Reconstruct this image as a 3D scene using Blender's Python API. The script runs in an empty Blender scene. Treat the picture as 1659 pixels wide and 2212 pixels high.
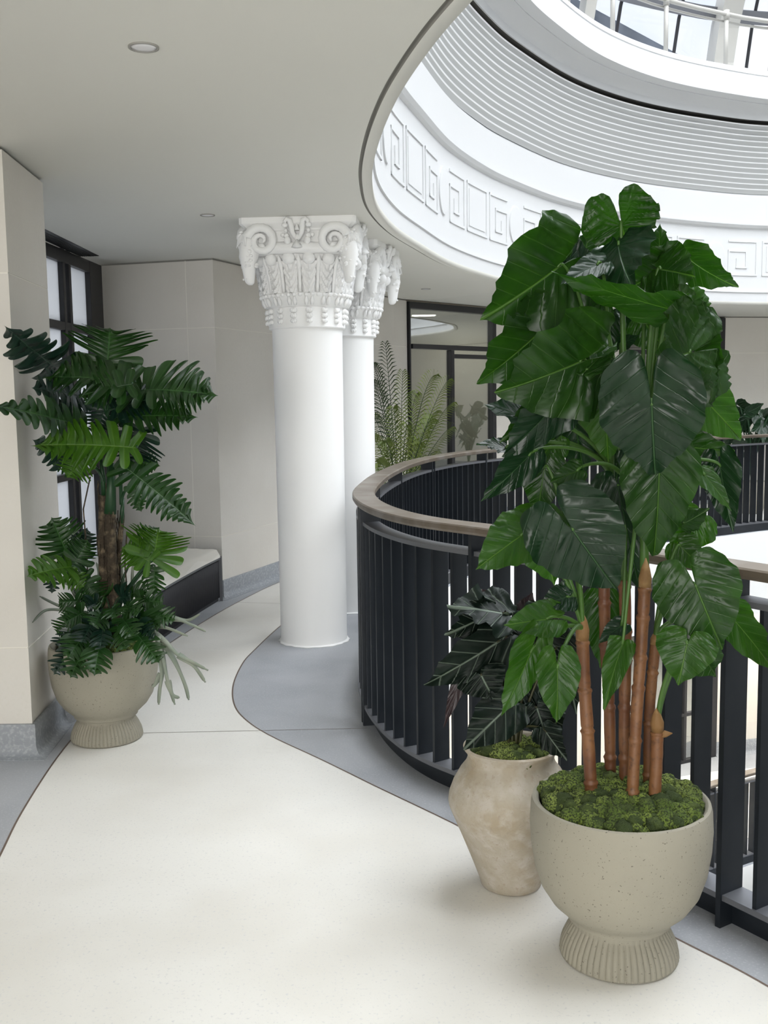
import bpy, bmesh, math, random
import numpy as np
from mathutils import Vector, Matrix, noise
PI = math.pi
random.seed(7)
S = bpy.context.scene
COL = S.collection

# ------------------------------------------------------------------ camera
CAM_H, FPX, HOR, ROLL = 1.6, 2250.0, 855.0, 0.0145
_th = math.atan((1106 - HOR) / FPX)
_fw = Vector((0, math.cos(_th), -math.sin(_th))); _u0 = Vector((0, math.sin(_th), math.cos(_th))); _r0 = Vector((1, 0, 0))
_ri = _r0 * math.cos(ROLL) - _u0 * math.sin(ROLL); _up = _u0 * math.cos(ROLL) + _r0 * math.sin(ROLL)
cd = bpy.data.cameras.new('camera'); cam = bpy.data.objects.new('camera', cd); COL.objects.link(cam)
cd.sensor_fit = 'VERTICAL'; cd.sensor_height = 24.0; cd.lens = FPX / 2212 * 24.0
cd.clip_start = 0.05; cd.clip_end = 200
_m = Matrix((_ri, _up, -_fw)).transposed().to_4x4(); _m.translation = (0, 0, CAM_H)
cam.matrix_world = _m
S.camera = cam

def at(px, py, Y):
    """the point at distance Y (metres along the world's y axis) seen at photo position px, py"""
    d = _fw + _ri * ((px - 829.5) / FPX) - _up * ((py - 1106) / FPX)
    return Vector((0, 0, CAM_H)) + d * (Y / d.y)

# ------------------------------------------------------------------ world and light
S.view_settings.view_transform = 'Standard'; S.view_settings.look = 'None'
S.view_settings.gamma = 1.0; S.view_settings.use_curve_mapping = False
S.view_settings.exposure = EXPO = 1.82
w = bpy.data.worlds.new('sky'); S.world = w; w.use_nodes = True
nt = w.node_tree; nt.nodes.clear()
wo = nt.nodes.new('ShaderNodeOutputWorld'); bg = nt.nodes.new('ShaderNodeBackground')
tc = nt.nodes.new('ShaderNodeTexCoord'); nz = nt.nodes.new('ShaderNodeTexNoise'); cr = nt.nodes.new('ShaderNodeValToRGB')
nz.inputs['Scale'].default_value = 4.0; nz.inputs['Detail'].default_value = 6
cr.color_ramp.elements[0].position = .38; cr.color_ramp.elements[0].color = (.62, .75, 1.0, 1)
cr.color_ramp.elements[1].position = .6; cr.color_ramp.elements[1].color = (1.0, 1.0, 1.0, 1)
nt.links.new(tc.outputs['Generated'], nz.inputs['Vector']); nt.links.new(nz.outputs['Fac'], cr.inputs['Fac'])
nt.links.new(cr.outputs['Color'], bg.inputs['Color']); nt.links.new(bg.outputs['Background'], wo.inputs['Surface'])
bg.inputs['Strength'].default_value = 0.31
def area(name, loc, rot, sx, sy, power, col=(1, 1, 1)):
    l = bpy.data.lights.new(name, 'AREA'); l.shape = 'RECTANGLE'; l.size = sx; l.size_y = sy; l.energy = power; l.color = col
    o = bpy.data.objects.new(name, l); COL.objects.link(o); o.location = loc; o.rotation_euler = rot
    return o
# daylight coming down through the glass dome of the atrium
area('dome_daylight', (5.2, 6.3, 9.4), (0, 0, 0), 9.5, 12.0, 1330, (.97, .985, 1.0))
# added fill light from behind the camera; windows there are assumed, unseen
area('gallery_fill', (-1.0, -4.9, 1.75), (math.radians(90), 0, 0), 4.6, 1.7, 80, (1.0, .98, .95))
# daylight outside the frosted bay window on the left
area('bay_window_daylight', (-3.2, 7.0, 1.5), (0, math.radians(-90), 0), 2.6, 3.2, 27, (1.0, .97, .92))
# fill lights added under the lower ceiling to brighten that storey
for (lx, ly) in ((3.4, 13.4), (5.6, 14.2), (1.3, 12.2), (8.2, 14.0)): area('lower_storey_fill', (lx, ly, -1.0), (0, 0, 0), 1.2, 1.2, 20, (1.0, .96, .90))
# small fill light added to brighten the room behind the first glazed door
area('room_fill', (.55, 13.35, 2.6), (0, 0, 0), .3, .3, 4, (1.0, .95, .87))

# ------------------------------------------------------------------ materials
def mat(name, base, rough=.6, metal=0.0, spec=.5, noise_=None, bump=None, coat=0.0, trans=0.0):
    m = bpy.data.materials.new(name); m.use_nodes = True; n = m.node_tree; b = n.nodes['Principled BSDF']
    b.inputs['Base Color'].default_value = (*base, 1); b.inputs['Roughness'].default_value = rough
    b.inputs['Metallic'].default_value = metal; b.inputs['Specular IOR Level'].default_value = spec
    if coat: b.inputs['Coat Weight'].default_value = coat
    if noise_:
        # noise_ = list of (scale, detail, amount, colour2, low, high)
        last = None
        tc = n.nodes.new('ShaderNodeTexCoord')
        for (sc, det, c2, lo, hi) in noise_:
            t = n.nodes.new('ShaderNodeTexNoise'); t.inputs['Scale'].default_value = sc; t.inputs['Detail'].default_value = det
            n.links.new(tc.outputs['Object'], t.inputs['Vector'])
            r = n.nodes.new('ShaderNodeMapRange'); r.inputs['From Min'].default_value = lo; r.inputs['From Max'].default_value = hi
            n.links.new(t.outputs['Fac'], r.inputs['Value'])
            mx = n.nodes.new('ShaderNodeMix'); mx.data_type = 'RGBA'
            n.links.new(r.outputs['Result'], mx.inputs['Factor'])
            if last: n.links.new(last, mx.inputs['A'])
            else: mx.inputs['A'].default_value = (*base, 1)
            mx.inputs['B'].default_value = (*c2, 1)
            last = mx.outputs['Result']
        n.links.new(last, b.inputs['Base Color'])
    if bump:
        sc, det, st, dist = bump
        tc = n.nodes.new('ShaderNodeTexCoord')
        t = n.nodes.new('ShaderNodeTexNoise'); t.inputs['Scale'].default_value = sc; t.inputs['Detail'].default_value = det
        n.links.new(tc.outputs['Object'], t.inputs['Vector'])
        bp = n.nodes.new('ShaderNodeBump'); bp.inputs['Strength'].default_value = st; bp.inputs['Distance'].default_value = dist
        n.links.new(t.outputs['Fac'], bp.inputs['Height']); n.links.new(bp.outputs['Normal'], b.inputs['Normal'])
    return m

def leafmat(name, cold, colm, colv, rough=.38, veinw=.10, midw=.013, nvein=7.0, slope=.75, vmix=.6, bumpst=.35, back=None, transl=.25, sidev=.55, spec=.5):
    """leaf blade: mottled green, midrib and side veins drawn from the blade's own u,v"""
    m = bpy.data.materials.new(name); m.use_nodes = True; n = m.node_tree; b = n.nodes['Principled BSDF']
    L = n.links.new
    uv = n.nodes.new('ShaderNodeUVMap'); sp = n.nodes.new('ShaderNodeSeparateXYZ'); L(uv.outputs['UV'], sp.inputs['Vector'])
    def mth(op, a, c=None, v=None):
        q = n.nodes.new('ShaderNodeMath'); q.operation = op
        for i, x in enumerate((a, c)):
            if x is None: continue
            if isinstance(x, (int, float)): q.inputs[i].default_value = x
            else: L(x, q.inputs[i])
        return q.outputs[0]
    u = mth('ABSOLUTE', mth('SUBTRACT', sp.outputs['X'], .5)); v = sp.outputs['Y']
    oi = n.nodes.new('ShaderNodeObjectInfo')
    s = mth('MULTIPLY', mth('SUBTRACT', v, mth('MULTIPLY', u, slope)), nvein)
    fr = mth('ABSOLUTE', mth('SUBTRACT', mth('FRACT', s), .5))
    side = n.nodes.new('ShaderNodeMapRange'); side.inputs['From Min'].default_value = .5 - veinw; side.inputs['From Max'].default_value = .5; L(fr, side.inputs['Value'])
    mid = n.nodes.new('ShaderNodeMapRange'); mid.inputs['From Min'].default_value = midw; mid.inputs['From Max'].default_value = midw * .35; L(u, mid.inputs['Value'])
    vein = mth('MAXIMUM', mth('MULTIPLY', side.outputs['Result'], sidev), mid.outputs['Result'])
    nz = n.nodes.new('ShaderNodeTexNoise'); nz.inputs['Scale'].default_value = 9; nz.inputs['Detail'].default_value = 4
    tc = n.nodes.new('ShaderNodeTexCoord'); L(tc.outputs['Object'], nz.inputs['Vector'])
    mx = n.nodes.new('ShaderNodeMix'); mx.data_type = 'RGBA'
    rr = n.nodes.new('ShaderNodeMapRange'); rr.inputs['From Min'].default_value = .35; rr.inputs['From Max'].default_value = .7
    L(nz.outputs['Fac'], rr.inputs['Value']); L(rr.outputs['Result'], mx.inputs['Factor'])
    mx.inputs['A'].default_value = (*cold, 1); mx.inputs['B'].default_value = (*colm, 1)
    col = mx.outputs['Result']
    m2 = n.nodes.new('ShaderNodeMix'); m2.data_type = 'RGBA'; L(mth('MULTIPLY', vein, vmix), m2.inputs['Factor'])
    L(col, m2.inputs['A']); m2.inputs['B'].default_value = (*colv, 1); col = m2.outputs['Result']
    if back:
        ge = n.nodes.new('ShaderNodeNewGeometry'); m3 = n.nodes.new('ShaderNodeMix'); m3.data_type = 'RGBA'
        L(ge.outputs['Backfacing'], m3.inputs['Factor']); L(col, m3.inputs['A']); m3.inputs['B'].default_value = (*back, 1); col = m3.outputs['Result']
    L(col, b.inputs['Base Color']); b.inputs['Roughness'].default_value = rough; b.inputs['Specular IOR Level'].default_value = spec
    bp = n.nodes.new('ShaderNodeBump'); bp.inputs['Strength'].default_value = bumpst; bp.inputs['Distance'].default_value = .006
    hb = mth('ADD', mth('MULTIPLY', vein, -1.0), mth('MULTIPLY', nz.outputs['Fac'], .4))
    L(hb, bp.inputs['Height']); L(bp.outputs['Normal'], b.inputs['Normal'])
    tr = n.nodes.new('ShaderNodeBsdfTranslucent'); ms = n.nodes.new('ShaderNodeMixShader'); ms.inputs[0].default_value = transl
    out = n.nodes['Material Output']
    g = n.nodes.new('ShaderNodeMix'); g.data_type = 'RGBA'; g.blend_type = 'MULTIPLY'; g.inputs['Factor'].default_value = 1; L(col, g.inputs['A']); g.inputs['B'].default_value = (1.6, 2.0, .5, 1)
    L(g.outputs['Result'], tr.inputs['Color'])
    L(b.outputs[0], ms.inputs[1]); L(tr.outputs[0], ms.inputs[2]); L(ms.outputs[0], out.inputs['Surface'])
    return m

def glassmat(name, tint, refl, rough=0.0):
    m = bpy.data.materials.new(name); m.use_nodes = True; n = m.node_tree; n.nodes.remove(n.nodes['Principled BSDF'])
    t = n.nodes.new('ShaderNodeBsdfTransparent'); t.inputs[0].default_value = (*tint, 1)
    g = n.nodes.new('ShaderNodeBsdfGlossy'); g.inputs['Roughness'].default_value = rough
    ms = n.nodes.new('ShaderNodeMixShader'); ms.inputs[0].default_value = refl
    n.links.new(t.outputs[0], ms.inputs[1]); n.links.new(g.outputs[0], ms.inputs[2]); n.links.new(ms.outputs[0], n.nodes['Material Output'].inputs['Surface'])
    return m

M = {}
M['ceiling'] = mat('ceiling_paint', (.76, .75, .69), .85)
M['white'] = mat('white_plaster', (.66, .665, .665), .75)
M['column'] = mat('column_paint', (.94, .94, .925), .55)
M['louvre_lip'] = mat('louvre_lip_lit', (.93, .93, .93), .6)  # whiter than the slat faces, standing in for lit edges
M['louvre'] = mat('louvre_shaded', (.47, .475, .465), .6)  # slat faces darkened in colour to stand in for their shade
M['dark_gap'] = mat('shadow_gap', (.10, .095, .085), .9)
M['gap_grey'] = mat('grey_gap', (.33, .32, .29), .9)
M['stone'] = mat('limestone', (.74, .71, .655), .75, noise_=[(1.1, 5, (.68, .645, .585), .40, .68), (60, 3, (.71, .68, .62), .5, .75)], bump=(40, 4, .06, .01))
M['joint'] = mat('pale_mortar', (.84, .81, .74), .8)
M['terrazzo'] = mat('pale_terrazzo', (.80, .785, .74), .42, noise_=[(1.3, 6, (.715, .69, .63), .42, .72), (95, 2, (.66, .655, .64), .60, .74), (260, 2, (.50, .49, .47), .70, .78)], bump=(150, 3, .05, .003))
M['grey_stone'] = mat('blue_grey_stone', (.40, .415, .44), .5, noise_=[(2.2, 5, (.33, .345, .37), .42, .7), (120, 3, (.50, .51, .53), .55, .75)], bump=(160, 3, .06, .003))
M['base_stone'] = mat('grey_skirting_stone', (.30, .32, .345), .55, noise_=[(60, 4, (.42, .44, .46), .48, .68)], bump=(160, 3, .1, .003))
M['floor_line'] = mat('bronze_divider', (.20, .15, .12), .5, .6)
M['steel'] = mat('dark_blue_steel', (.011, .015, .020), .38, .3, noise_=[(8, 3, (.017, .021, .027), .4, .7)])
M['steel_flat'] = mat('grey_steel_flat', (.16, .165, .18), .45, .5)
M['bronze'] = mat('brushed_bronze', (.19, .155, .12), .42, .6, noise_=[(7, 5, (.27, .24, .21), .45, .7), (2, 3, (.13, .105, .08), .5, .8)])
M['frame'] = mat('black_frame', (.018, .018, .021), .4)
M['rib'] = mat('black_ribbed', (.02, .02, .024), .55)
M['glass'] = glassmat('clear_glass', (.84, .89, .87), .38)
M['frost'] = mat('frosted_pane', (.78, .80, .83), .35)
_n = M['frost'].node_tree; _t = _n.nodes.new('ShaderNodeBsdfTranslucent'); _t.inputs[0].default_value = (.56, .58, .61, 1); _x = _n.nodes.new('ShaderNodeMixShader'); _x.inputs[0].default_value = .6
_n.links.new(_n.nodes['Principled BSDF'].outputs[0], _x.inputs[1]); _n.links.new(_t.outputs[0], _x.inputs[2]); _n.links.new(_x.outputs[0], _n.nodes['Material Output'].inputs['Surface'])
M['dome_glass'] = glassmat('dome_glass', (.96, .98, 1.0), .03)
M['room'] = mat('inner_room_paint', (.66, .61, .53), .8)
M['whitesteel'] = mat('white_painted_steel', (.40, .39, .36), .4)
M['bench_top'] = mat('cream_seat', (.78, .75, .69), .7)
M['film'] = None
M['pot'] = mat('speckled_concrete', (.315, .295, .235), .8, noise_=[(3, 5, (.275, .26, .21), .42, .7), (150, 2, (.14, .125, .10), .67, .71)], bump=(90, 4, .15, .004))
M['vase'] = mat('weathered_clay', (.41, .37, .30), .9, noise_=[(7, 6, (.36, .30, .21), .42, .70), (22, 5, (.46, .42, .36), .45, .68), (90, 4, (.36, .30, .23), .58, .75)], bump=(45, 6, .5, .008))
M['moss'] = mat('reindeer_moss', (.10, .155, .022), .95, noise_=[(14, 3, (.22, .30, .05), .42, .62), (5.0, 2, (.28, .35, .08), .45, .65), (190, 2, (.03, .045, .008), .45, .60)], bump=(260, 5, 1.0, .012))
M['moss_dark'] = mat('dark_moss', (.04, .065, .012), .95, noise_=[(16, 3, (.10, .14, .03), .45, .62)], bump=(260, 5, 1.0, .012))
M['soil'] = mat('dark_soil', (.02, .018, .013), 1)
M['cane'] = mat('brown_cane', (.115, .040, .014), .5, noise_=[(6, 5, (.20, .088, .032), .40, .66), (70, 4, (.09, .038, .016), .55, .72)], bump=(50, 5, .4, .004))
M['trunk'] = mat('dark_fibre_trunk', (.05, .036, .022), .9, noise_=[(30, 5, (.17, .13, .08), .5, .68)], bump=(50, 6, 1.0, .02))
M['sheath'] = mat('tan_sheath', (.20, .105, .035), .7, noise_=[(25, 4, (.30, .18, .07), .45, .65)], bump=(80, 4, .4, .004))
M['petiole'] = mat('green_petiole', (.10, .21, .035), .45)
M['petiole_dark'] = mat('dark_green_petiole', (.025, .09, .028), .45)
M['petiole_brown'] = mat('olive_brown_petiole', (.07, .062, .024), .5)
M['led'] = mat('light_disc', (.80, .79, .80), .5)

# ------------------------------------------------------------------ object helpers
class MB:
    """collects shapes; build() links them as one mesh object"""
    def __init__(s): s.v = []; s.f = []; s.m = []; s.uv = {}; s.sm = []
    def add(s, vs, fs, mi=0, smooth=False):
        k = len(s.v); s.v += [tuple(p) for p in vs]
        for f in fs: s.f.append(tuple(i + k for i in f)); s.m.append(mi); s.sm.append(smooth)
        return s
    def box(s, c, d, rz=0, mi=0):
        cx, cy, cz = c; x, y, z = d[0] / 2, d[1] / 2, d[2] / 2; co, si = math.cos(rz), math.sin(rz)
        vs = [(cx + a * co - b * si, cy + a * si + b * co, cz + e) for a, b, e in ((-x, -y, -z), (x, -y, -z), (x, y, -z), (-x, y, -z), (-x, -y, z), (x, -y, z), (x, y, z), (-x, y, z))]
        return s.add(vs, [(0, 3, 2, 1), (4, 5, 6, 7), (0, 1, 5, 4), (1, 2, 6, 5), (2, 3, 7, 6), (3, 0, 4, 7)], mi)
    def lathe(s, prof, c=(0, 0, 0), n=48, mi=0, smooth=True, cap=True, rfun=None):
        vs = []
        for (r, z) in prof:
            for i in range(n):
                a = 2 * PI * i / n; rr = rfun(r, z, a) if rfun else r
                vs.append((c[0] + rr * math.cos(a), c[1] + rr * math.sin(a), c[2] + z))
        fs = [(j * n + i, j * n + (i + 1) % n, (j + 1) * n + (i + 1) % n, (j + 1) * n + i) for j in range(len(prof) - 1) for i in range(n)]
        if cap:
            fs.append(tuple(reversed(range(n)))); k = (len(prof) - 1) * n; fs.append(tuple(range(k, k + n)))
        return s.add(vs, fs, mi, smooth)
    def tube(s, pts, r, n=8, mi=0, cap=True, flat=1.0):
        pts = [Vector(p) for p in pts]; N = len(pts)
        rs = r if isinstance(r, (list, tuple)) else [r] * N
        vs = []; ref = None
        for i, p in enumerate(pts):
            t = (pts[min(i + 1, N - 1)] - pts[max(i - 1, 0)])
            if t.length < 1e-9: t = Vector((0, 0, 1))
            t.normalize()
            if ref is None:
                ref = Vector((0, 0, 1)) if abs(t.z) < .9 else Vector((1, 0, 0))
            a = (ref - t * ref.dot(t)).normalized(); b = t.cross(a); ref = a
            for k in range(n):
                q = 2 * PI * k / n
                vs.append(p + a * (math.cos(q) * rs[i]) + b * (math.sin(q) * rs[i] * flat))
        fs = [(j * n + i, j * n + (i + 1) % n, (j + 1) * n + (i + 1) % n, (j + 1) * n + i) for j in range(N - 1) for i in range(n)]
        if cap: fs.append(tuple(reversed(range(n)))); fs.append(tuple(range((N - 1) * n, N * n)))
        return s.add(vs, fs, mi, True)
    def ball(s, c, r, n=10, m=7, mi=0, sc=(1, 1, 1)):
        vs = [(c[0], c[1], c[2] - r * sc[2])]; 
        for j in range(1, m):
            ph = -PI / 2 + PI * j / m
            for i in range(n):
                a = 2 * PI * i / n
                vs.append((c[0] + r * sc[0] * math.cos(ph) * math.cos(a), c[1] + r * sc[1] * math.cos(ph) * math.sin(a), c[2] + r * sc[2] * math.sin(ph)))
        vs.append((c[0], c[1], c[2] + r * sc[2])); fs = []
        for i in range(n): fs.append((0, 1 + (i + 1) % n, 1 + i))
        for j in range(m - 2):
            for i in range(n): fs.append((1 + j * n + i, 1 + j * n + (i + 1) % n, 1 + (j + 1) * n + (i + 1) % n, 1 + (j + 1) * n + i))
        k = len(vs) - 1; b = 1 + (m - 2) * n
        for i in range(n): fs.append((k, b + i, b + (i + 1) % n))
        return s.add(vs, fs, mi, True)
    def prism(s, poly, z0, z1, mi=0):
        n = len(poly); vs = [(x, y, z0) for x, y in poly] + [(x, y, z1) for x, y in poly]
        fs = [tuple(reversed(range(n))), tuple(range(n, 2 * n))] + [(i, (i + 1) % n, n + (i + 1) % n, n + i) for i in range(n)]
        return s.add(vs, fs, mi)
    def xform(s, mt):
        s.v = [tuple(mt @ Vector(p)) for p in s.v]; return s
    def mesh(s, name, mats):
        me = bpy.data.meshes.new(name); me.from_pydata(s.v, [], s.f)
        for mm in (mats if isinstance(mats, (list, tuple)) else [mats]): me.materials.append(mm)
        me.polygons.foreach_set('material_index', s.m); me.polygons.foreach_set('use_smooth', s.sm)
        me.update(); return me
    def build(s, name, mats, parent=None, bevel=0):
        me = s.mesh(name, mats)
        if bevel or True:
            bm = bmesh.new(); bm.from_mesh(me)
            bmesh.ops.recalc_face_normals(bm, faces=bm.faces)
            bm.to_mesh(me); bm.free()
        o = bpy.data.objects.new(name, me); COL.objects.link(o)
        if parent is not None:
            o.parent = parent; o.matrix_parent_inverse = Matrix.Identity(4)
        if bevel:
            md = o.modifiers.new('bevel', 'BEVEL'); md.width = bevel; md.segments = 2; md.limit_method = 'ANGLE'
        return o

def tag(o, label=None, cat=None, group=None, kind=None):
    if label: o['label'] = label
    if cat: o['category'] = cat
    if group: o['group'] = group
    if kind: o['kind'] = kind
    return o
def struct(o): o['kind'] = 'structure'; return o
def empty(name, loc, label, cat, group=None, rz=0):
    o = bpy.data.objects.new(name, None); COL.objects.link(o); o.location = loc; o.rotation_euler.z = rz; o.empty_display_size = .1
    return tag(o, label, cat, group)
def copy_tree(o, parent=None):
    c = o.copy(); COL.objects.link(c)
    if parent is not None: c.parent = parent
    for ch in list(o.children): copy_tree(ch, c)
    return c

# ------------------------------------------------------------------ plan curves round the atrium
CX, CY = 5.0, 6.4
NA = 720
def catmull(P, closed=True, n=14):
    P = [np.array(p, float) for p in P]; N = len(P); out = []
    for i in range(N if closed else N - 1):
        g = (lambda k: P[k % N]) if closed else (lambda k: P[min(max(k, 0), N - 1)])
        p0, p1, p2, p3 = g(i - 1), g(i), g(i + 1), g(i + 2)
        for k in range(n):
            t = k / n
            out.append(.5 * ((2 * p1) + (-p0 + p2) * t + (2 * p0 - 5 * p1 + 4 * p2 - p3) * t * t + (-p0 + 3 * p1 - 3 * p2 + p3) * t ** 3))
    if not closed: out.append(P[-1])
    return np.array(out)
TH = np.linspace(-PI, PI, NA, endpoint=False)
def polar(P, smooth=3, closed=True):
    F = catmull(P, closed); a = np.arctan2(F[:, 1] - CY, F[:, 0] - CX); r = np.hypot(F[:, 0] - CX, F[:, 1] - CY)
    o = np.argsort(a); R = np.interp(TH, a[o], r[o], period=2 * PI)
    for _ in range(smooth): R = (np.roll(R, 1) + 2 * R + np.roll(R, -1)) / 4
    return np.stack([CX + R * np.cos(TH), CY + R * np.sin(TH)], 1)
def normals(P):
    t = np.roll(P, -1, 0) - np.roll(P, 1, 0); t /= np.hypot(t[:, 0], t[:, 1])[:, None]
    n = np.stack([-t[:, 1], t[:, 0]], 1)                   # loop runs anticlockwise: this points to the void
    return n
def offs(P, d): return P + normals(P) * d
I_PTS = [(.26, 3.01), (.13, 3.58), (.05, 4.1), (-.01, 4.75), (-.035, 5.4), (-.01, 6.21), (.11, 7.05), (.31, 7.86), (.56, 8.76), (.87, 9.55), (1.25, 10.3),
         (2.0, 11.45), (2.9, 12.35), (3.94, 13.0), (4.91, 13.38), (6.6, 13.5), (8.6, 12.5), (10.2, 9.9), (10.6, 6.4), (9.7, 3.0), (7.7, .5), (5.0, -.5), (2.6, -.1), (1.2, 1.0), (.55, 2.1)]
I_C = polar(I_PTS, 6); O_C = offs(I_C, -.055)
R_PTS = [(1.06, 2.84), (.72, 3.36), (.40, 3.84), (.12, 4.20), (-.04, 4.58), (-.13, 5.0), (-.165, 5.45), (-.14, 6.0), (-.06, 6.78), (.11, 7.75), (.33, 8.5), (.68, 9.25), (1.2, 9.9),
         (2.3, 10.72), (3.65, 11.55), (4.5, 12.05), (5.8, 12.5), (7.4, 12.2), (9.0, 10.8), (9.9, 8.2), (9.8, 5.2), (8.8, 2.6), (6.8, .6), (4.4, .1), (2.6, .9), (1.55, 2.08)]
R_C = polar(R_PTS, 4)                                        # outer edge of the handrail
S_C = offs(R_C, .15)                                         # edge of the floor slab
G_PTS = [(1.02, 2.65), (.92, 2.80), (.84, 2.91), (.50, 3.40), (.22, 3.79), (-.04, 4.13), (-.30, 4.48), (-.52, 4.76), (-.67, 4.99), (-.79, 5.28), (-.86, 5.7), (-.87, 6.2), (-.84, 6.5),
         (-.78, 6.95), (-.70, 7.4), (-.52, 8.0), (-.30, 8.6), (0.0, 9.3), (.5, 10.1), (1.1, 10.7), (2.2, 11.3), (3.5, 12.0), (4.5, 12.5), (5.9, 13.0), (7.7, 12.6), (9.4, 11.1), (10.4, 8.2), (10.2, 5.0), (9.1, 2.2), (6.9, .1), (4.3, -.4), (2.3, .5), (1.45, 1.9)]
G_C = polar(G_PTS, 2)
L_PTS = [(-1.38, 3.55), (-1.43, 3.88), (-1.48, 4.4), (-1.50, 4.82), (-1.51, 5.6), (-1.47, 6.4), (-1.32, 7.33), (-1.17, 8.05), (-.90, 9.0), (-.4, 10.1), (.2, 11.2), (.9, 12.2), (1.9, 13.2), (3.4, 14.2), (5.2, 14.9),
         (8, 14.9), (11, 12.8), (12.6, 9), (12.6, 4.5), (11, .6), (8, -2), (4.6, -2.8), (1.4, -1.9), (-.4, .0), (-1.15, 2.1)]
L_C = polar(L_PTS, 2)

def ringstrip(mb, loops, mi=0, sel=None, mis=None):
    """loops: list of (curve, z); quads between consecutive loops"""
    k = len(mb.v)
    for (P, z) in loops: mb.v += [(float(x), float(y), float(z)) for x, y in P]
    for j in range(len(loops) - 1):
        for i in range(NA):
            if sel is not None and not sel[i]: continue
            a, b = k + j * NA + i, k + j * NA + (i + 1) % NA
            mb.f.append((a, b, b + NA, a + NA)); mb.m.append(mis[j] if mis else mi); mb.sm.append(True)
def profile(mb, base, prof, closed=True, mis=None):
    pr = list(prof) + ([prof[0]] if closed else [])
    ringstrip(mb, [(offs(base, o), z) for o, z in pr], mis=mis)

CEIL = 2.68
def raw(mb, name, mats, parent=None):
    me = mb.mesh(name, mats); o = bpy.data.objects.new(name, me); COL.objects.link(o)
    if parent: o.parent = parent
    return o
def autosmooth(o, ang=30):
    me = o.data
    bm = bmesh.new(); bm.from_mesh(me)
    bmesh.ops.recalc_face_normals(bm, faces=bm.faces)
    for e in bm.edges:
        if len(e.link_faces) == 2 and e.calc_face_angle(0) > math.radians(ang): e.smooth = False
    bm.to_mesh(me); bm.free(); return o
# ================================================================== THE SETTING
def rect_loop(x0, y0, x1, y1):
    out = []
    for a in TH:
        c, s = math.cos(a), math.sin(a)
        t = min((x1 - CX) / c if c > 0 else (x0 - CX) / c if c < 0 else 1e9, (y1 - CY) / s if s > 0 else (y0 - CY) / s if s < 0 else 1e9)
        out.append((CX + c * t, CY + s * t))
    return np.array(out)
OUT = rect_loop(-3.6, -5.4, 15.2, 17.6)
def inplane(A, B, z0, z1, mb, mi): ringstrip(mb, [(A, z0), (B, z1)], mi)

# floor: grey border by the railing, pale terrazzo walk, grey border by the wall, bronze dividers between
mb = MB()
inplane(S_C, G_C, 0, 0, mb, 1); inplane(G_C, L_C, 0, 0, mb, 0); inplane(L_C, OUT, 0, 0, mb, 1)
ringstrip(mb, [(offs(G_C, -.004), .0006), (offs(G_C, .004), .0006)], 2)
ringstrip(mb, [(offs(L_C, -.004), .0006), (offs(L_C, .004), .0006)], 2)
ringstrip(mb, [(OUT, 0), (OUT, -.3)], 1)
def radial_line(p, q, wd=.004):
    p, q = Vector(p), Vector(q); t = (q - p).normalized(); n = Vector((-t.y, t.x)) * wd / 2
    mb.add([(p.x - n.x, p.y - n.y, .0008), (q.x - n.x, q.y - n.y, .0008), (q.x + n.x, q.y + n.y, .0008), (p.x + n.x, p.y + n.y, .0008)], [(0, 1, 2, 3)], 2)
radial_line((-1.50, 4.87), (-.10, 4.90)); radial_line((-1.19, 8.08), (-.45, 7.93)); radial_line((.1, 11.0), (.55, 10.35)); radial_line((-.75, 1.1), (1.9, 1.35))
radial_line((2.1, 13.3), (2.6, 11.65)); radial_line((5.2, 14.9), (5.1, 12.85))
struct(raw(mb, 'floor', [M['terrazzo'], M['grey_stone'], M['floor_line']]))
# slab edge of this storey and the soffit of the storey below
mb = MB(); ringstrip(mb, [(S_C, 0), (S_C, -.95)], 0)
o = struct(raw(mb, 'trim_1', [M['column']]))
mb = MB(); ringstrip(mb, [(S_C, -.95), (OUT, -.95)], 0); struct(raw(mb, 'ceiling_lower_storey', [M['ceiling']]))
# ceiling with the round opening and its stepped lip
mb = MB()
ringstrip(mb, [(OUT, CEIL + .3), (OUT, CEIL), (offs(O_C, -.012), CEIL)], 0)
ringstrip(mb, [(offs(O_C, -.012), CEIL), (offs(O_C, -.012), CEIL + .012), (offs(O_C, .004), CEIL + .012), (offs(O_C, .004), CEIL - .006)], mis=[1, 1, 1])
ringstrip(mb, [(offs(O_C, .004), CEIL - .006), (I_C, CEIL - .006), (I_C, CEIL + .03)], 0)
struct(raw(mb, 'ceiling', [M['ceiling'], M['gap_grey']]))
# drum above the opening: wall, cornice line, plain band
mb = MB()
ringstrip(mb, [(I_C, CEIL + .03), (offs(I_C, -.0), CEIL + .14), (offs(I_C, .012), CEIL + .143), (offs(I_C, .012), CEIL + .155), (offs(I_C, -.018), CEIL + .16), (offs(I_C, -.018), 3.60), (offs(I_C, .012), 3.615), (offs(I_C, .034), 3.645), (offs(I_C, .034), 3.66),
              (offs(I_C, .018), 3.668), (offs(I_C, .018), 3.99), (offs(I_C, -.03), 4.0), (offs(I_C, -.03), 4.03)], 0)
autosmooth(struct(raw(mb, 'trim_2', [M['white']])), 20)
# louvred band
mb = MB(); nl = 13; z0, z1 = 4.03, 4.84; dz = (z1 - z0) / nl; lp = []
for k in range(nl):
    b = .0 + .09 * k / nl; z = z0 + k * dz
    lp += [(offs(I_C, b - .022), z), (offs(I_C, b + .0), z + dz - .014), (offs(I_C, b + .006), z + dz - .002), (offs(I_C, b - .018), z + dz)]
ringstrip(mb, lp, mis=([0, 1, 0, 0] * nl)[:-1]); autosmooth(struct(raw(mb, 'trim_3', [M['louvre'], M['louvre_lip']])), 20)
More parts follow.
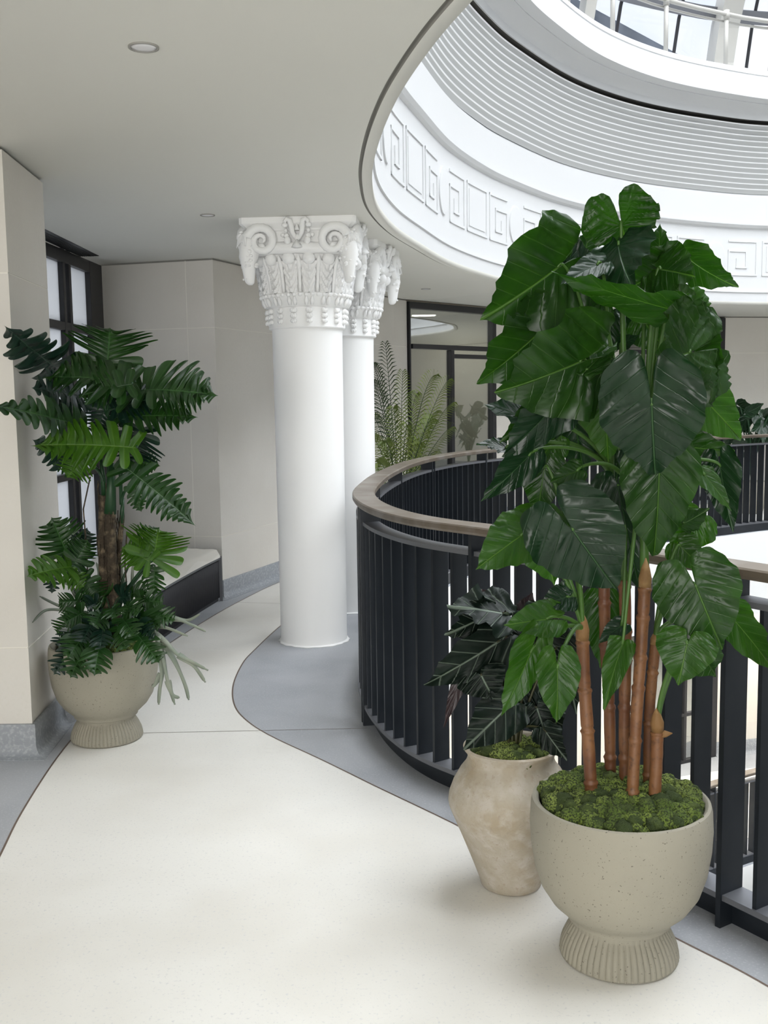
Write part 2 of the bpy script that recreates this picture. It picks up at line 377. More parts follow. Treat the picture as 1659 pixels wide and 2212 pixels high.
# dark gap, coved cornice, fascia and the deck edge above the louvres
mb = MB()
ringstrip(mb, [(offs(I_C, .05), 4.84), (offs(I_C, -.02), 4.845), (offs(I_C, -.02), 4.885), (offs(I_C, .10), 4.89)], mis=[1, 1, 1])
cove = [(.10, 4.885), (.115, 4.885), (.125, 4.93)] + [(.125 + .17 * (1 - math.cos(a)), 4.93 + .09 * math.sin(a)) for a in np.linspace(.2, PI / 2, 7)] + \
       [(.305, 5.02), (.305, 5.03), (.40, 5.045), (.415, 5.05), (.415, 5.075), (.395, 5.078), (.395, 5.30), (.385, 5.305), (.385, 5.315), (.395, 5.32), (.395, 5.335), (.37, 5.34), (.37, 5.385), (-.6, 5.39), (-.6, 4.2), (-2.5, CEIL + .3)]
ringstrip(mb, [(offs(I_C, a), b) for a, b in cove], 0)
autosmooth(struct(raw(mb, 'trim_4', [M['white'], M['dark_gap']])), 20)

# Greek key frieze in low relief on the drum wall
FR = offs(I_C, -.018)
arc = np.concatenate([[0], np.cumsum(np.hypot(*(np.roll(FR, -1, 0) - FR).T))]); TOT = arc[-1]
FRX = np.concatenate([FR, FR[:1]])
FN = normals(FR); FN = np.concatenate([FN, FN[:1]])
def on(s, o=0.0):
    s %= TOT
    x, y = np.interp(s, arc, FRX[:, 0]), np.interp(s, arc, FRX[:, 1]); nx, ny = np.interp(s, arc, FN[:, 0]), np.interp(s, arc, FN[:, 1])
    return x + nx * o, y + ny * o
def s_of(p):
    d = np.hypot(FR[:, 0] - p[0], FR[:, 1] - p[1]); return arc[d.argmin()]
def relief(mb, s0, s1, za, zb, h=.009):
    if s1 < s0: s0, s1 = s1, s0
    n = max(1, int((s1 - s0) / .06)); vs = []; fs = []
    for i in range(n + 1):
        s = s0 + (s1 - s0) * i / n
        a, b = on(s, -.002), on(s, h)
        vs += [(*a, za), (*b, za), (*b, zb), (*a, zb)]
    for i in range(n):
        k = i * 4
        for j in range(4): fs.append((k + j, k + (j + 1) % 4, k + 4 + (j + 1) % 4, k + 4 + j))
    fs += [(0, 3, 2, 1), (4 * n, 4 * n + 1, 4 * n + 2, 4 * n + 3)]
    mb.add(vs, fs)
ZA, ZB, LW = 3.03, 3.46, .021
def key(mb, s, wd, d):
    """square spiral seen in the photograph, d=+1 or -1 for its hand"""
    f = lambda u: s + (u if d > 0 else wd - u)
    def H(u0, u1, z): relief(mb, f(u0), f(u1), z, z + LW)
    def V(u, za, zb): relief(mb, f(u), f(u + LW), za, zb)
    H(0, wd, ZB - LW); V(0, ZA, ZB); H(0, wd - .0, ZA)
    V(wd - LW, ZA, ZA + .31); H(wd * .34, wd, ZA + .29); V(wd * .34, ZA + .09, ZA + .31) ; H(wd * .34, wd * .72, ZA + .09)
    V(wd * .66, ZA + .09, ZA + .21); 
def panel(mb, s, wd):
    relief(mb, s, s + LW, ZA, ZB); relief(mb, s + wd - LW, s + wd, ZA, ZB); relief(mb, s, s + wd, ZB - LW, ZB); relief(mb, s, s + wd, ZA, ZA + LW)
    relief(mb, s + .06, s + wd - .06, ZA + .05, ZB - .06, .006)
def disc(mb, s, r=.15):
    n = 36; zc = (ZA + ZB) / 2; vs = []; 
    ring = [(r * math.cos(2 * PI * i / n), 1.25 * r * math.sin(2 * PI * i / n)) for i in range(n)]
    for (u, v) in ring: vs.append((*on(s + u, -.002), zc + v))
    for (u, v) in ring: vs.append((*on(s + u, .012), zc + v))
    for (u, v) in ring: vs.append((*on(s + u * .9, .014), zc + v * .9))
    vs.append((*on(s, .014), zc))
    fs = [(i, (i + 1) % n, n + (i + 1) % n, n + i) for i in range(n)] + [(n + i, n + (i + 1) % n, 2 * n + (i + 1) % n, 2 * n + i) for i in range(n)] + [(2 * n + i, 2 * n + (i + 1) % n, 3 * n) for i in range(n)]
    mb.add(vs, fs)
mb = MB()
sA, sB = s_of((.39, 8.72)), s_of((1.15, 10.58)); sC = s_of((4.96, 13.6))
sg = 1 if ((sB - sA) % TOT) < TOT / 2 else -1
dAB = (sB - sA) if sg > 0 else (sA - sB); dAB = dAB % TOT
nper = 11
per = dAB
for k in range(-3, 9):
    s0 = sA + sg * k * per
    if k > 1: s0 = sB + sg * (k - 1) * per
    disc(mb, s0)
    kw = .44
    # the two keys turn their backs to the disc, then a framed panel
    key(mb, s0 + sg * .20 if sg > 0 else s0 - .20 - kw, kw, -1 if sg > 0 else 1)
    key(mb, s0 - .20 - kw if sg > 0 else s0 + .20, kw, 1 if sg > 0 else -1)
    pw = per - 2 * (.20 + kw) - .14
    panel(mb, (s0 + .20 + kw + .07) if sg > 0 else (s0 - .20 - kw - .07 - pw), pw)
struct(mb.build('trim_5', [M['white']]))

# ---- walls: stone panels with pale joints, sweep along a plan path (the room is on its right-hand side)
def pathnorm(P, i):
    def nn(a, b):
        t = (Vector(b) - Vector(a)).normalized(); return Vector((t.y, -t.x))
    if i == 0: return nn(P[0], P[1])
    if i == len(P) - 1: return nn(P[-2], P[-1])
    a, b = nn(P[i - 1], P[i]), nn(P[i], P[i + 1]); m = (a + b)
    return m / max(.25, (1 + a.dot(b)))
def sweep(mb, P, prof, mis, smooth=False, caps=True):
    n = len(P); m = len(prof); k = len(mb.v)
    for i in range(n):
        nn = pathnorm(P, i)
        for (o, z) in prof: mb.v.append((P[i][0] + nn.x * o, P[i][1] + nn.y * o, z))
    for i in range(n - 1):
        for j in range(m - 1):
            mb.f.append((k + i * m + j, k + (i + 1) * m + j, k + (i + 1) * m + j + 1, k + i * m + j + 1)); mb.m.append(mis[j] if isinstance(mis, list) else mis); mb.sm.append(smooth)
    if caps:
        for i in (0, n - 1):
            mb.f.append(tuple(k + i * m + j for j in range(m))); mb.m.append(0); mb.sm.append(False)
def wall(name, P, vj=(), z0=0.0, top=CEIL, j1=.5, j2=2.15):
    prof = [(0, z0), (0, z0 + j1 - .003), (-.003, z0 + j1 - .003), (-.003, z0 + j1 + .003), (0, z0 + j1 + .003), (0, z0 + j2 - .003), (-.003, z0 + j2 - .003), (-.003, z0 + j2 + .003), (0, z0 + j2 + .003), (0, top - .014), (-.012, top - .012), (-.012, top), (-.2, top), (-.2, z0)]
    mb = MB(); sweep(mb, P, prof, [0, 1, 1, 1, 0, 1, 1, 1, 0, 2, 2, 0, 0])
    for (a, b) in vj:                                         # vertical joints at plan point a, run direction b
        t = (Vector(b) - Vector(a)).normalized(); n = Vector((t.y, -t.x)); p = Vector(a)
        mb.box((p.x + n.x * .0, p.y + n.y * .0, (z0 + .15 + top) / 2), (.006, .0016, top - z0 - .17), math.atan2(t.y, t.x), 1)
    return struct(mb.build(name, [M['stone'], M['joint'], M['gap_grey']]))
def base(name, P, z0=0.0, h=.15):
    prof = [(0, z0), (0, z0 + h), (.014, z0 + h), (.016, z0 + h - .004), (.016, z0 + .06)] + [(.016 + .05 * (1 - math.cos(a)), z0 + .06 - .058 * math.sin(a)) for a in np.linspace(.2, PI / 2, 6)] + [(.066, z0)]
    mb = MB(); sweep(mb, P, prof, 0, True); return autosmooth(struct(mb.build(name, [M['base_stone']])), 50)
PIL = [(-3.55, 4.58), (-1.605, 4.58), (-1.658, 5.28), (-2.4, 5.28)]
wall('wall_left', PIL)
base('baseboard_left', [(-3.55, 4.58), (-1.605, 4.58), (-1.632, 5.1), (-1.5, 5.1), (-1.5, 5.4)])
BAY = [(-2.46, 8.58), (-1.30, 8.24), (-1.13, 8.68), (-.95, 9.16), (-.72, 9.75), (-.45, 10.4), (-.15, 11.1), (.14, 11.72), (.29, 12.0), (.24, 12.12)]
tdir = (Vector(BAY[1]) - Vector(BAY[0])).normalized()
vj0 = Vector(BAY[1]) - tdir * .235
wall('wall_bay', BAY, vj=[((vj0.x, vj0.y), BAY[1])])
base('baseboard_bay', [(-1.335, 8.26), (-1.30, 8.24)] + BAY[2:9])
W3 = [(1.36, 13.33), (1.42, 13.26), (1.9, 13.65), (2.6, 14.15), (3.35, 14.62), (3.30, 14.75)]
wall('wall_back', W3); base('baseboard_back', W3[1:5])
W4 = [(4.97, 15.58), (5.03, 15.47), (5.68, 15.62), (7.2, 15.8), (9.2, 15.5), (11.4, 14.4), (13.4, 11.9), (14.4, 8.6), (14.5, 4.8), (13.4, .8), (11.2, -2.4), (8, -4.4), (4.6, -5.1), (1.6, -5.1)]
wall('wall_right', W4); base('baseboard_right', W4[1:])
W5 = [(-3.55, -5.1), (-3.55, 4.58)]
wall('wall_gallery', W5)
wall('wall_behind', [(1.6, -5.1), (-3.55, -5.1)], top=.9, j1=.3, j2=.6)
# ---- the same storey once more below, seen between the balusters
LZ = -3.97
mb = MB(); inplane(S_C, G_C, LZ, LZ, mb, 1); inplane(G_C, L_C, LZ, LZ, mb, 0); inplane(L_C, OUT, LZ, LZ, mb, 1)
ringstrip(mb, [(offs(G_C, -.005), LZ + .001), (offs(G_C, .005), LZ + .001)], 2)
def rl(p, q):
    p, q = Vector(p), Vector(q); t = (q - p).normalized(); n = Vector((-t.y, t.x)) * .003
    mb.add([(p.x - n.x, p.y - n.y, LZ + .001), (q.x - n.x, q.y - n.y, LZ + .001), (q.x + n.x, q.y + n.y, LZ + .001), (p.x + n.x, p.y + n.y, LZ + .001)], [(0, 1, 2, 3)], 2)
rl((3.3, 14.0), (3.6, 12.1)); rl((5.7, 14.9), (5.0, 12.8)); rl((1.2, 12.6), (2.2, 11.3)); rl((.1, 11.0), (.55, 10.35))
struct(raw(mb, 'floor_lower_storey', [M['terrazzo'], M['grey_stone'], M['floor_line']]))
mb = MB(); ringstrip(mb, [(S_C, LZ), (S_C, LZ - .42), (offs(S_C, -.004), LZ - .42), (offs(S_C, -.004), LZ - .43), (S_C, LZ - .43), (S_C, LZ - .95), (offs(S_C, -3), LZ - .95)], 0); struct(raw(mb, 'trim_6', [M['column']]))
LWP = [(-2.4, 5.4), (-2.3, 8.5), (-1.13, 8.68), (-.72, 9.75), (.29, 12.0), (1.42, 13.26), (2.6, 14.15), (3.35, 14.62), (3.34, 14.76)]
wall('wall_lower_left', LWP, z0=LZ, top=-.95); wall('wall_lower_right', W4, z0=LZ, top=-.95)
base('baseboard_lower_right', W4[1:], z0=LZ, h=.22); base('baseboard_lower_left', LWP[:-1], z0=LZ, h=.22)
mb = MB(); mb.prism([(float(x), float(y)) for x, y in OUT[::12]], -8.2, -7.9); struct(mb.build('floor_bottom_storey', [M['terrazzo']]))

# ---- glazed doors and the bay window
def glazing(name, p0, p1, z0, z1, verts, horiz, fw=.06, jamb=(.06, .06), head=.07, depth=.09, room=True, pane='glass', roomdepth=2.6):
    """verts: positions along the run (m) of mullions with widths; horiz: heights with (from, to) runs"""
    p0, p1 = Vector(p0), Vector(p1); t = (p1 - p0); Ln = t.length; t.normalize(); n = Vector((-t.y, t.x)); rz = math.atan2(t.y, t.x)
    fr = MB()
    def bar(a, b, za, zb, dp=depth):
        c = p0 + t * ((a + b) / 2); fr.box((c.x, c.y, (za + zb) / 2), (b - a, dp, zb - za), rz)
    bar(0, jamb[0], z0, z1); bar(Ln - jamb[1], Ln, z0, z1); bar(jamb[0], Ln - jamb[1], z1 - head, z1); bar(jamb[0], Ln - jamb[1], z0, z0 + .05)
    for (a, wd, za, zb) in verts: bar(a - wd / 2, a + wd / 2, za, zb, depth * .9)
    for (z, h, a, b) in horiz: bar(a, b, z - h / 2, z + h / 2, depth * .85)
    f = struct(fr.build(name, [M['frame']], bevel=.004))
    g = MB(); c = p0 + t * (Ln / 2); g.box((c.x, c.y, (z0 + z1) / 2), (Ln - .02, .008, z1 - z0 - .02), rz)
    go = g.build('pane', [M[pane]], f)
    if room:
        r = MB(); a, b = p0 - t * .3, p1 + t * .3; q, s_ = a + n * roomdepth, b + n * roomdepth
        a2, b2 = a + n * .12, b + n * .12
        r.add([(a2.x, a2.y, z0), (b2.x, b2.y, z0), (s_.x, s_.y, z0), (q.x, q.y, z0), (a2.x, a2.y, z1), (b2.x, b2.y, z1), (s_.x, s_.y, z1), (q.x, q.y, z1)],
              [(3, 2, 6, 7), (0, 3, 7, 4), (1, 5, 6, 2), (0, 1, 2, 3), (4, 7, 6, 5)])
        struct(raw(r, 'wall_inside_' + name, [M['room']]))
    return f
D1a, D1b = Vector((.29, 12.02)), Vector((1.41, 13.27)); L1 = (D1b - D1a).length
m1 = L1 * .475
glazing('door_1', D1a, D1b, 0, CEIL - .02, [(m1, .06, 0, 2.13)], [(2.16, .055, .06, L1 - .06), (2.06, .05, m1, L1 - .06), (.09, .1, m1, L1 - .06)], jamb=(.02, .075), head=.075)
D2a, D2b = Vector((3.36, 14.64)), Vector((5.02, 15.49)); L2 = (D2b - D2a).length
glazing('door_2', D2a, D2b, 0, CEIL - .02, [(L2 * .33, .06, 0, 2.13), (L2 * .66, .05, 0, 2.13)], [(2.16, .055, .06, L2 - .06)], jamb=(.07, .09), head=.08)
glazing('window_2', D2a, D2b, LZ, -.95, [(L2 * .33, .05, LZ, -1.7), (L2 * .66, .05, LZ, -.95)], [(LZ + .75, .05, .06, L2 - .06), (LZ + 2.1, .05, .06, L2 - .06)], jamb=(.07, .13), head=.08)
Wa, Wb = Vector((-2.36, 5.30)), Vector((-2.28, 8.52)); LW_ = (Wb - Wa).length
# the bay window runs away from the camera; its bars are wide and square
glazing('window_1', Wa, Wb, .0, CEIL - .01, [(x, .055, 0, CEIL) for x in (.45, 1.05, 1.65, 2.30, 2.43)] , [(2.13, .06, .02, LW_ - .02), (1.05, .05, .02, LW_ - .02)], jamb=(.1, .32), head=.09, depth=.09, room=False, pane='frost')
# grille in the ceiling along the bay window
mb = MB(); 
for k in range(7): mb.box((-2.235 + .0 + k * .016 - .02, 7.25, CEIL - .003), (.008, 1.5, .008))
mb.box((-2.19, 7.25, CEIL - .001), (.14, 1.54, .004))
struct(mb.build('trim_7', [M['frame']]))
# ================================================================== WINDOW BENCH
bn = empty('window_bench', (-1.9, 6.9, 0), 'low window bench with black ribbed front and plastic-wrapped cream seat, built into the bay', 'bench')
FRT = [(-1.52, 5.75), (-1.515, 6.2), (-1.49, 6.75), (-1.43, 7.3), (-1.37, 7.75), (-1.305, 8.14)]
def shift(P, dx, dy=0): return [(x + dx, y + dy) for x, y in P]
def childloc(o): o.matrix_parent_inverse = Matrix.Translation(-o.parent.location); return o
mb = MB(); mb.prism(shift(FRT, -.02) + [(-2.2, 8.2 + .27), (-2.26, 5.75)], .0, .345)
Fl = catmull(FRT, False, 24); d = np.concatenate([[0], np.cumsum(np.hypot(*np.diff(Fl, axis=0).T))])
ns = int(d[-1] / .02)
for i in range(ns):                                          # ribbed cladding
    s = (i + .5) / ns * d[-1]; x, y = np.interp(s, d, Fl[:, 0]), np.interp(s, d, Fl[:, 1])
    mb.tube([(x - .012, y, .03), (x - .012, y, .335)], .0085, 6)
childloc(mb.build('ribbed_front', [M['rib']], bn))
mb = MB(); sweep(mb, FRT, [(.004, .335), (.008, .335), (.008, .352), (-.03, .352), (-.03, .335)], 0)
mb.box((-1.300, 8.14, .18), (.022, .016, .36))
childloc(mb.build('metal_trim', [M['steel_flat']], bn))
# seat cushion under a loose plastic film
mb = MB(); n1, n2 = 40, 26
top = []
for i in range(n1 + 1):
    s = i / n1 * d[-1]; x, y = np.interp(s, d, Fl[:, 0]), np.interp(s, d, Fl[:, 1])
    for j in range(n2 + 1):
        u = j / n2; X = x + .012 + (-2.2 - x) * u; Y = y + (.27 * u * max(0, (i / n1 - .6) / .4))
        Z = .415 + .012 * noise.noise(Vector((X * 4, Y * 3, 1))) + .006 * noise.noise(Vector((X * 14, Y * 9, 4))) - .03 * math.exp(-(u / .03) ** 2)
        if j == 0: Z = .352
        top.append((X, Y, Z))
mb.add(top, [(i * (n2 + 1) + j, (i + 1) * (n2 + 1) + j, (i + 1) * (n2 + 1) + j + 1, i * (n2 + 1) + j + 1) for i in range(n1) for j in range(n2)], 0, True)
k = len(mb.v); bot = [(x, y, .35) for x, y, z in top[::(n2 + 1)]]; 
childloc(mb.build('seat', [M['bench_top']], bn))
mb = MB()                                                     # film overhang folds
vs = []; nf = 60
for i in range(nf + 1):
    s = i / nf * d[-1]; x, y = np.interp(s, d, Fl[:, 0]), np.interp(s, d, Fl[:, 1])
    hang = .03 + .05 * abs(noise.noise(Vector((y * 1.7, 0, 0)))) + .02 * math.sin(y * 9)
    vs += [(x - .25, y, .43 + .008 * noise.noise(Vector((y * 7, 2, 0)))), (x + .012, y, .425), (x + .03 + .012 * noise.noise(Vector((y * 11, 5, 0))), y, .425 - hang)]
mb.add(vs, [(i * 3 + j, i * 3 + 3 + j, i * 3 + 4 + j, i * 3 + 1 + j) for i in range(nf) for j in range(2)], 0, True)
fm = glassmat('plastic_film', (.97, .97, .96), .06, .25); n = fm.node_tree
childloc(mb.build('plastic_film', [fm], bn))

# ================================================================== COLUMNS
def ram_head():
    """local frame: head hangs on the outer diagonal +X, face plane spanned by Y; returns parts as MB"""
    hd = MB(); n = 20; secs = []
    # stations: (z, centre x, half width y, half depth x)
    st = [(.10, .015, .02, .02), (.085, .02, .047, .045), (.05, .03, .056, .058), (.01, .038, .055, .060), (-.03, .044, .046, .052), (-.07, .046, .037, .043), (-.11, .046, .031, .036), (-.145, .044, .027, .031), (-.168, .04, .021, .024), (-.178, .038, .009, .012)]
    vs = []
    for (z, cx, wy, wx) in st:
        for i in range(n):
            a = 2 * PI * i / n
            k = 1 + .10 * math.sin(z * 260 + 3 * math.cos(a)) * (1 if abs(a - PI) > .3 and (a > .45 and a < 2 * PI - .45) else .1) * (1 if z > -.13 else 0)
            vs.append((cx + wx * k * math.cos(a), wy * k * math.sin(a), z))
    fs = [(j * n + i, j * n + (i + 1) % n, (j + 1) * n + (i + 1) % n, (j + 1) * n + i) for j in range(len(st) - 1) for i in range(n)]
    fs += [tuple(range(n)), tuple(range((len(st) - 1) * n, len(st) * n))]
    hd.add(vs, fs, 0, True)
    for s in (-1, 1):
        hd.ball((.065, s * .040, -.005), .012, 8, 6)           # eyes
        hd.tube([(.02, s * .05, .03), (.01, s * .085, .02), (.0, s * .105, -.005)], [.016, .018, .004], 8, flat=.5)   # ears
        hd.ball((.074, s * .012, -.15), .006, 6, 5)
    rnd = random.Random(3)
    for k in range(46):                                        # curls of wool on brow and cheeks
        a = rnd.uniform(-2.4, 2.4); z = rnd.uniform(-.09, .10); r0 = .055 * (1 - max(0, -z) * 2.5)
        if abs(a) < .35 and z < .02: continue
        hd.ball((.034 + r0 * math.cos(a), r0 * .95 * math.sin(a), z), .012, 7, 5, sc=(1, 1, .7))
    for k in range(9):
        hd.tube([(.06, 0, .11 - k * .0), (.085, (k - 4) * .007, .075), (.092, (k - 4) * .011, .045 - abs(k - 4) * .006)], [.007, .008, .002], 6)
    return hd
def horn(side):
    """ribbed spiral lying in the abacus face; side=+1/-1 across Y"""
    pts = []; rs = []
    turns = 1.55
    for i in range(54):
        q = i / 53; a = PI * .08 + q * turns * 2 * PI; r = .078 * (1 - q) ** .8 + .010
        cx, cz = -.125, .035
        pts.append((cx + r * math.cos(a), .0, cz + r * math.sin(a))); rs.append((.024 * (1 - q) ** .75 + .006) * (1 + .07 * math.sin(i * 2.6)))
    return pts, rs
def column(x, y, rz, label):
    o = empty('column', (x, y, 0), label, 'column', 'columns with ram-head capitals', rz)
    m = M['column']
    sh = MB(); sh.lathe([(.219, 0), (.219, .4), (.2235, 1.9), (.225, 2.03)], n=72); autosmooth(sh.build('shaft', [m], o), 40)
    ck = MB(); ck.lathe([(.215, .0), (.236, .0008), (.228, .004), (.219, .010)], n=96, cap=False, rfun=lambda r, z, a: r + (.009 * math.sin(a * 5) * math.sin(a * 13 + 1) if r > .23 else 0)); ck.build('caulk_bead', [m], o)
    nb = MB(); nb.lathe([(.222, 2.025), (.242, 2.028), (.246, 2.034), (.243, 2.04), (.243, 2.155), (.25, 2.16)], n=72); autosmooth(nb.build('neck', [m], o), 30)
    # ring of small leaves and beads
    rg = MB(); rg.lathe([(.243, 2.155), (.258, 2.16), (.262, 2.20), (.285, 2.222), (.288, 2.232), (.27, 2.242)], n=72)
    for i in range(48):
        a = 2 * PI * i / 48; rg.ball((.288 * math.cos(a), .288 * math.sin(a), 2.226), .014, 8, 6, sc=(1, 1, .9))
        if i % 3 != 0: rg.tube([(.262 * math.cos(a), .262 * math.sin(a), 2.165), (.272 * math.cos(a), .272 * math.sin(a), 2.19), (.283 * math.cos(a), .283 * math.sin(a), 2.215)], [.009, .014, .006], 6)
    rg.build('leaf_ring', [m], o)
    # bell
    bl = MB(); bl.lathe([(.262, 2.235), (.262, 2.30), (.275, 2.38), (.30, 2.44), (.31, 2.47), (.31, 2.50)], n=64); bl.build('bell', [m], o)
    NL = 16
    for i in range(NL):
        a0 = 2 * PI * (i + .5) / NL; lf = MB(); vs = []; nu, nv = 14, 30
        for v in range(nv + 1):
            t = v / nv; z = 2.238 + t * .185; rb = np.interp(z, [2.235, 2.30, 2.38, 2.44], [.268, .272, .288, .312])
            hw = (.036 + .018 * t) * (1 + .10 * math.sin(t * 22)) / rb
            for u in range(nu + 1):
                s = u / nu * 2 - 1
                bump = .008 + .012 * (1 - s * s) + .013 * math.cos((abs(s) * .55 - t) * 24) * (abs(s) > .12) * (1 - abs(s) ** 4) + (.012 if abs(s) < .12 else 0)
                if abs(s) == 1: bump = -.004
                rr = rb + bump; aa = a0 + s * hw
                vs.append((rr * math.cos(aa), rr * math.sin(aa), z + .012 * (1 - abs(s)) * (t > .8)))
        lf.add(vs, [(v * (nu + 1) + u, v * (nu + 1) + u + 1, (v + 1) * (nu + 1) + u + 1, (v + 1) * (nu + 1) + u) for v in range(nv) for u in range(nu)], 0, True)
        lf.build('leaf', [m], o)
        eg = MB(); ra = .318; eg.ball((ra * math.cos(a0), ra * math.sin(a0), 2.44), .040, 14, 10, sc=(1, 1, .95)); eg.build('egg', [m], o)
        a1 = 2 * PI * i / NL; dt = MB()
        dt.tube([(np.interp(z, [2.235, 2.30, 2.38, 2.46], [.272, .278, .296, .325]) * math.cos(a1), np.interp(z, [2.235, 2.30, 2.38, 2.46], [.272, .278, .296, .325]) * math.sin(a1), z) for z in (2.24, 2.29, 2.34, 2.39, 2.43, 2.46)], [.009, .010, .011, .012, .016, .002], 6)
        dt.build('dart', [m], o)
    for i in range(NL):                                        # strings of three husks
        a = 2 * PI * (i + .5) / NL; hk = MB(); c, s = math.cos(a), math.sin(a)
        for k in range(3):
            z = 2.135 - k * .033; r = .252 - k * .001
            for q in (-1, 1): hk.ball((r * c - s * q * .008, r * s + c * q * .008, z), .0155 - .001 * k, 8, 6, sc=(1, 1, 1.05))
            hk.ball(((r + .009) * c, (r + .009) * s, z - .004), .008, 6, 5, sc=(1, 1, 1.6))
        hk.build('husk_drop', [m], o)
    # laurel roll
    gl = MB(); n = 96; vs = []; mm = 12
    for i in range(n):
        a = 2 * PI * i / n; sq = 1 + .10 * math.cos(4 * a + PI)    # bulges to the corners
        for k in range(mm):
            q = 2 * PI * k / mm; rr = .036 * (1 + .10 * math.sin(i * .95 + 2 * math.sin(q * 2)))
            R = .325 * (1 + .06 * (1 - math.cos(4 * (a))) / 2)
            vs.append(((R + rr * math.cos(q)) * math.cos(a), (R + rr * math.cos(q)) * math.sin(a), 2.500 + rr * math.sin(q)))
    gl.add(vs, [(i * mm + k, ((i + 1) % n) * mm + k, ((i + 1) % n) * mm + (k + 1) % mm, i * mm + (k + 1) % mm) for i in range(n) for k in range(mm)], 0, True)
    gl.build('laurel_roll', [m], o)
    # abacus: block with concave moulding under a square slab
    ab = MB(); 
    def sq(h, c): return [(h - c, -h), (h, -h + c), (h, h - c), (h - c, h), (-h + c, h), (-h, h - c), (-h, -h + c), (-h + c, -h)]
    prev = None
    for (h, z) in [(.315, 2.47), (.315, 2.60), (.322, 2.605), (.325, 2.615), (.335, 2.625), (.352, 2.64), (.356, 2.645), (.356, CEIL)]:
        pl = sq(h, .02); k = len(ab.v); ab.v += [(px, py, z) for px, py in pl]
        if prev is not None:
            for i in range(8): ab.f.append((prev + i, prev + (i + 1) % 8, k + (i + 1) % 8, k + i)); ab.m.append(0); ab.sm.append(False)
        prev = k
    ab.f.append(tuple(range(8))); ab.m.append(0); ab.sm.append(False); ab.f.append(tuple(range(prev, prev + 8))); ab.m.append(0); ab.sm.append(False)
    ab.build('abacus', [m], o)
    hp, hr = horn(1)
    for q in range(4):
        ang = PI / 4 + q * PI / 2
        h = ram_head(); h.xform(Matrix.Translation((.385 * math.cos(ang), .385 * math.sin(ang), 2.485)) @ Matrix.Rotation(ang, 4, 'Z') @ Matrix.Scale(1.12, 4))
        hb = h.build('ram_head', [m], o)
        for s in (-1, 1):
            # horn lies on the neighbouring abacus face
            fa = q * PI / 2 if s < 0 else (q + 1) * PI / 2     # outward direction of that face
            hn = MB(); pts = []
            fdir = Vector((math.cos(fa), math.sin(fa), 0)); cor = Vector((math.cos(ang), math.sin(ang), 0)) ; along = (cor - fdir * cor.dot(fdir)).normalized()
            for (a, b, c) in hp: pts.append(fdir * .350 + along * (.345 + a) + Vector((0, 0, 2.505 + c)))
            hn.tube(pts, hr, 10); hn.build('horn', [m], hb)
        fa = q * PI / 2; f = Vector((math.cos(fa), math.sin(fa), 0)); t = Vector((-f.y, f.x, 0)); ro = MB()   # centre ornament
        P = lambda u, v, dpt=.335: tuple(f * dpt + t * u + Vector((0, 0, v)))
        for s in (-1, 1):
            ro.tube([P(s * .004, 2.545, .345), P(s * .028, 2.585, .35), P(s * .034, 2.625, .36), P(s * .040, 2.655, .375), P(s * .058, 2.662, .38), P(s * .070, 2.648, .38), P(s * .066, 2.635, .375)], [.010, .016, .017, .016, .014, .011, .006], 8)
            ro.ball(P(s * .072, 2.63, .365), .020, 10, 7, sc=(1, 1, .8)); ro.ball(P(s * .068, 2.60, .345), .012, 8, 6)
            ro.tube([P(s * .068, 2.595, .34), P(s * .066, 2.58, .34)], .004, 6); ro.ball(P(s * .066, 2.568, .345), .017, 10, 7); ro.ball(P(s * .060, 2.54, .35), .022, 10, 7, sc=(1, 1, 1.1))
            ro.ball(P(s * .09, 2.575, .335), .014, 8, 6)
        ro.ball(P(0, 2.555, .352), .012, 8, 6, sc=(1, 1, 2.0)); ro.tube([P(0, 2.64, .345), P(0, 2.60, .345)], [.004, .02], 6)
        ro.tube([P(0, 2.545, .362), P(0, 2.515, .37), P(0, 2.495, .375)], [.004, .024, .034], 4)
        ro.build('rosette', [m], o)
    return o
c1 = column(-.475, 6.775, math.radians(-4), 'white column with ram-head capital nearest the photographer')
c2 = copy_tree(c1); c2.location = (-.283, 7.80, 0); c2.rotation_euler.z = math.radians(-14)
c2['label'] = 'white column with ram-head capital just behind the front column'

# ================================================================== CEILING DOWNLIGHTS
for (x, y, r, lab) in ((-.72, 3.35, .043, 'round recessed ceiling light nearest the photographer'), (-1.02, 6.33, .040, 'round recessed ceiling light left of the front capital'), (.46, 10.83, .045, 'small round ceiling light above the far glazed door')):
    t = empty('ceiling_light', (x, y, CEIL), lab, 'ceiling light', 'round recessed ceiling lights')
    a = MB(); a.lathe([(r + .004, 0), (r + .004, -.005), (r - .003, -.005), (r - .003, 0)], n=36, cap=False); a.build('rim', [M['gap_grey']], t)
    a = MB(); a.lathe([(r - .004, -.001), (r - .004, -.003), (r * .5, -.005)], n=36); a.build('lens', [M['led']], t)
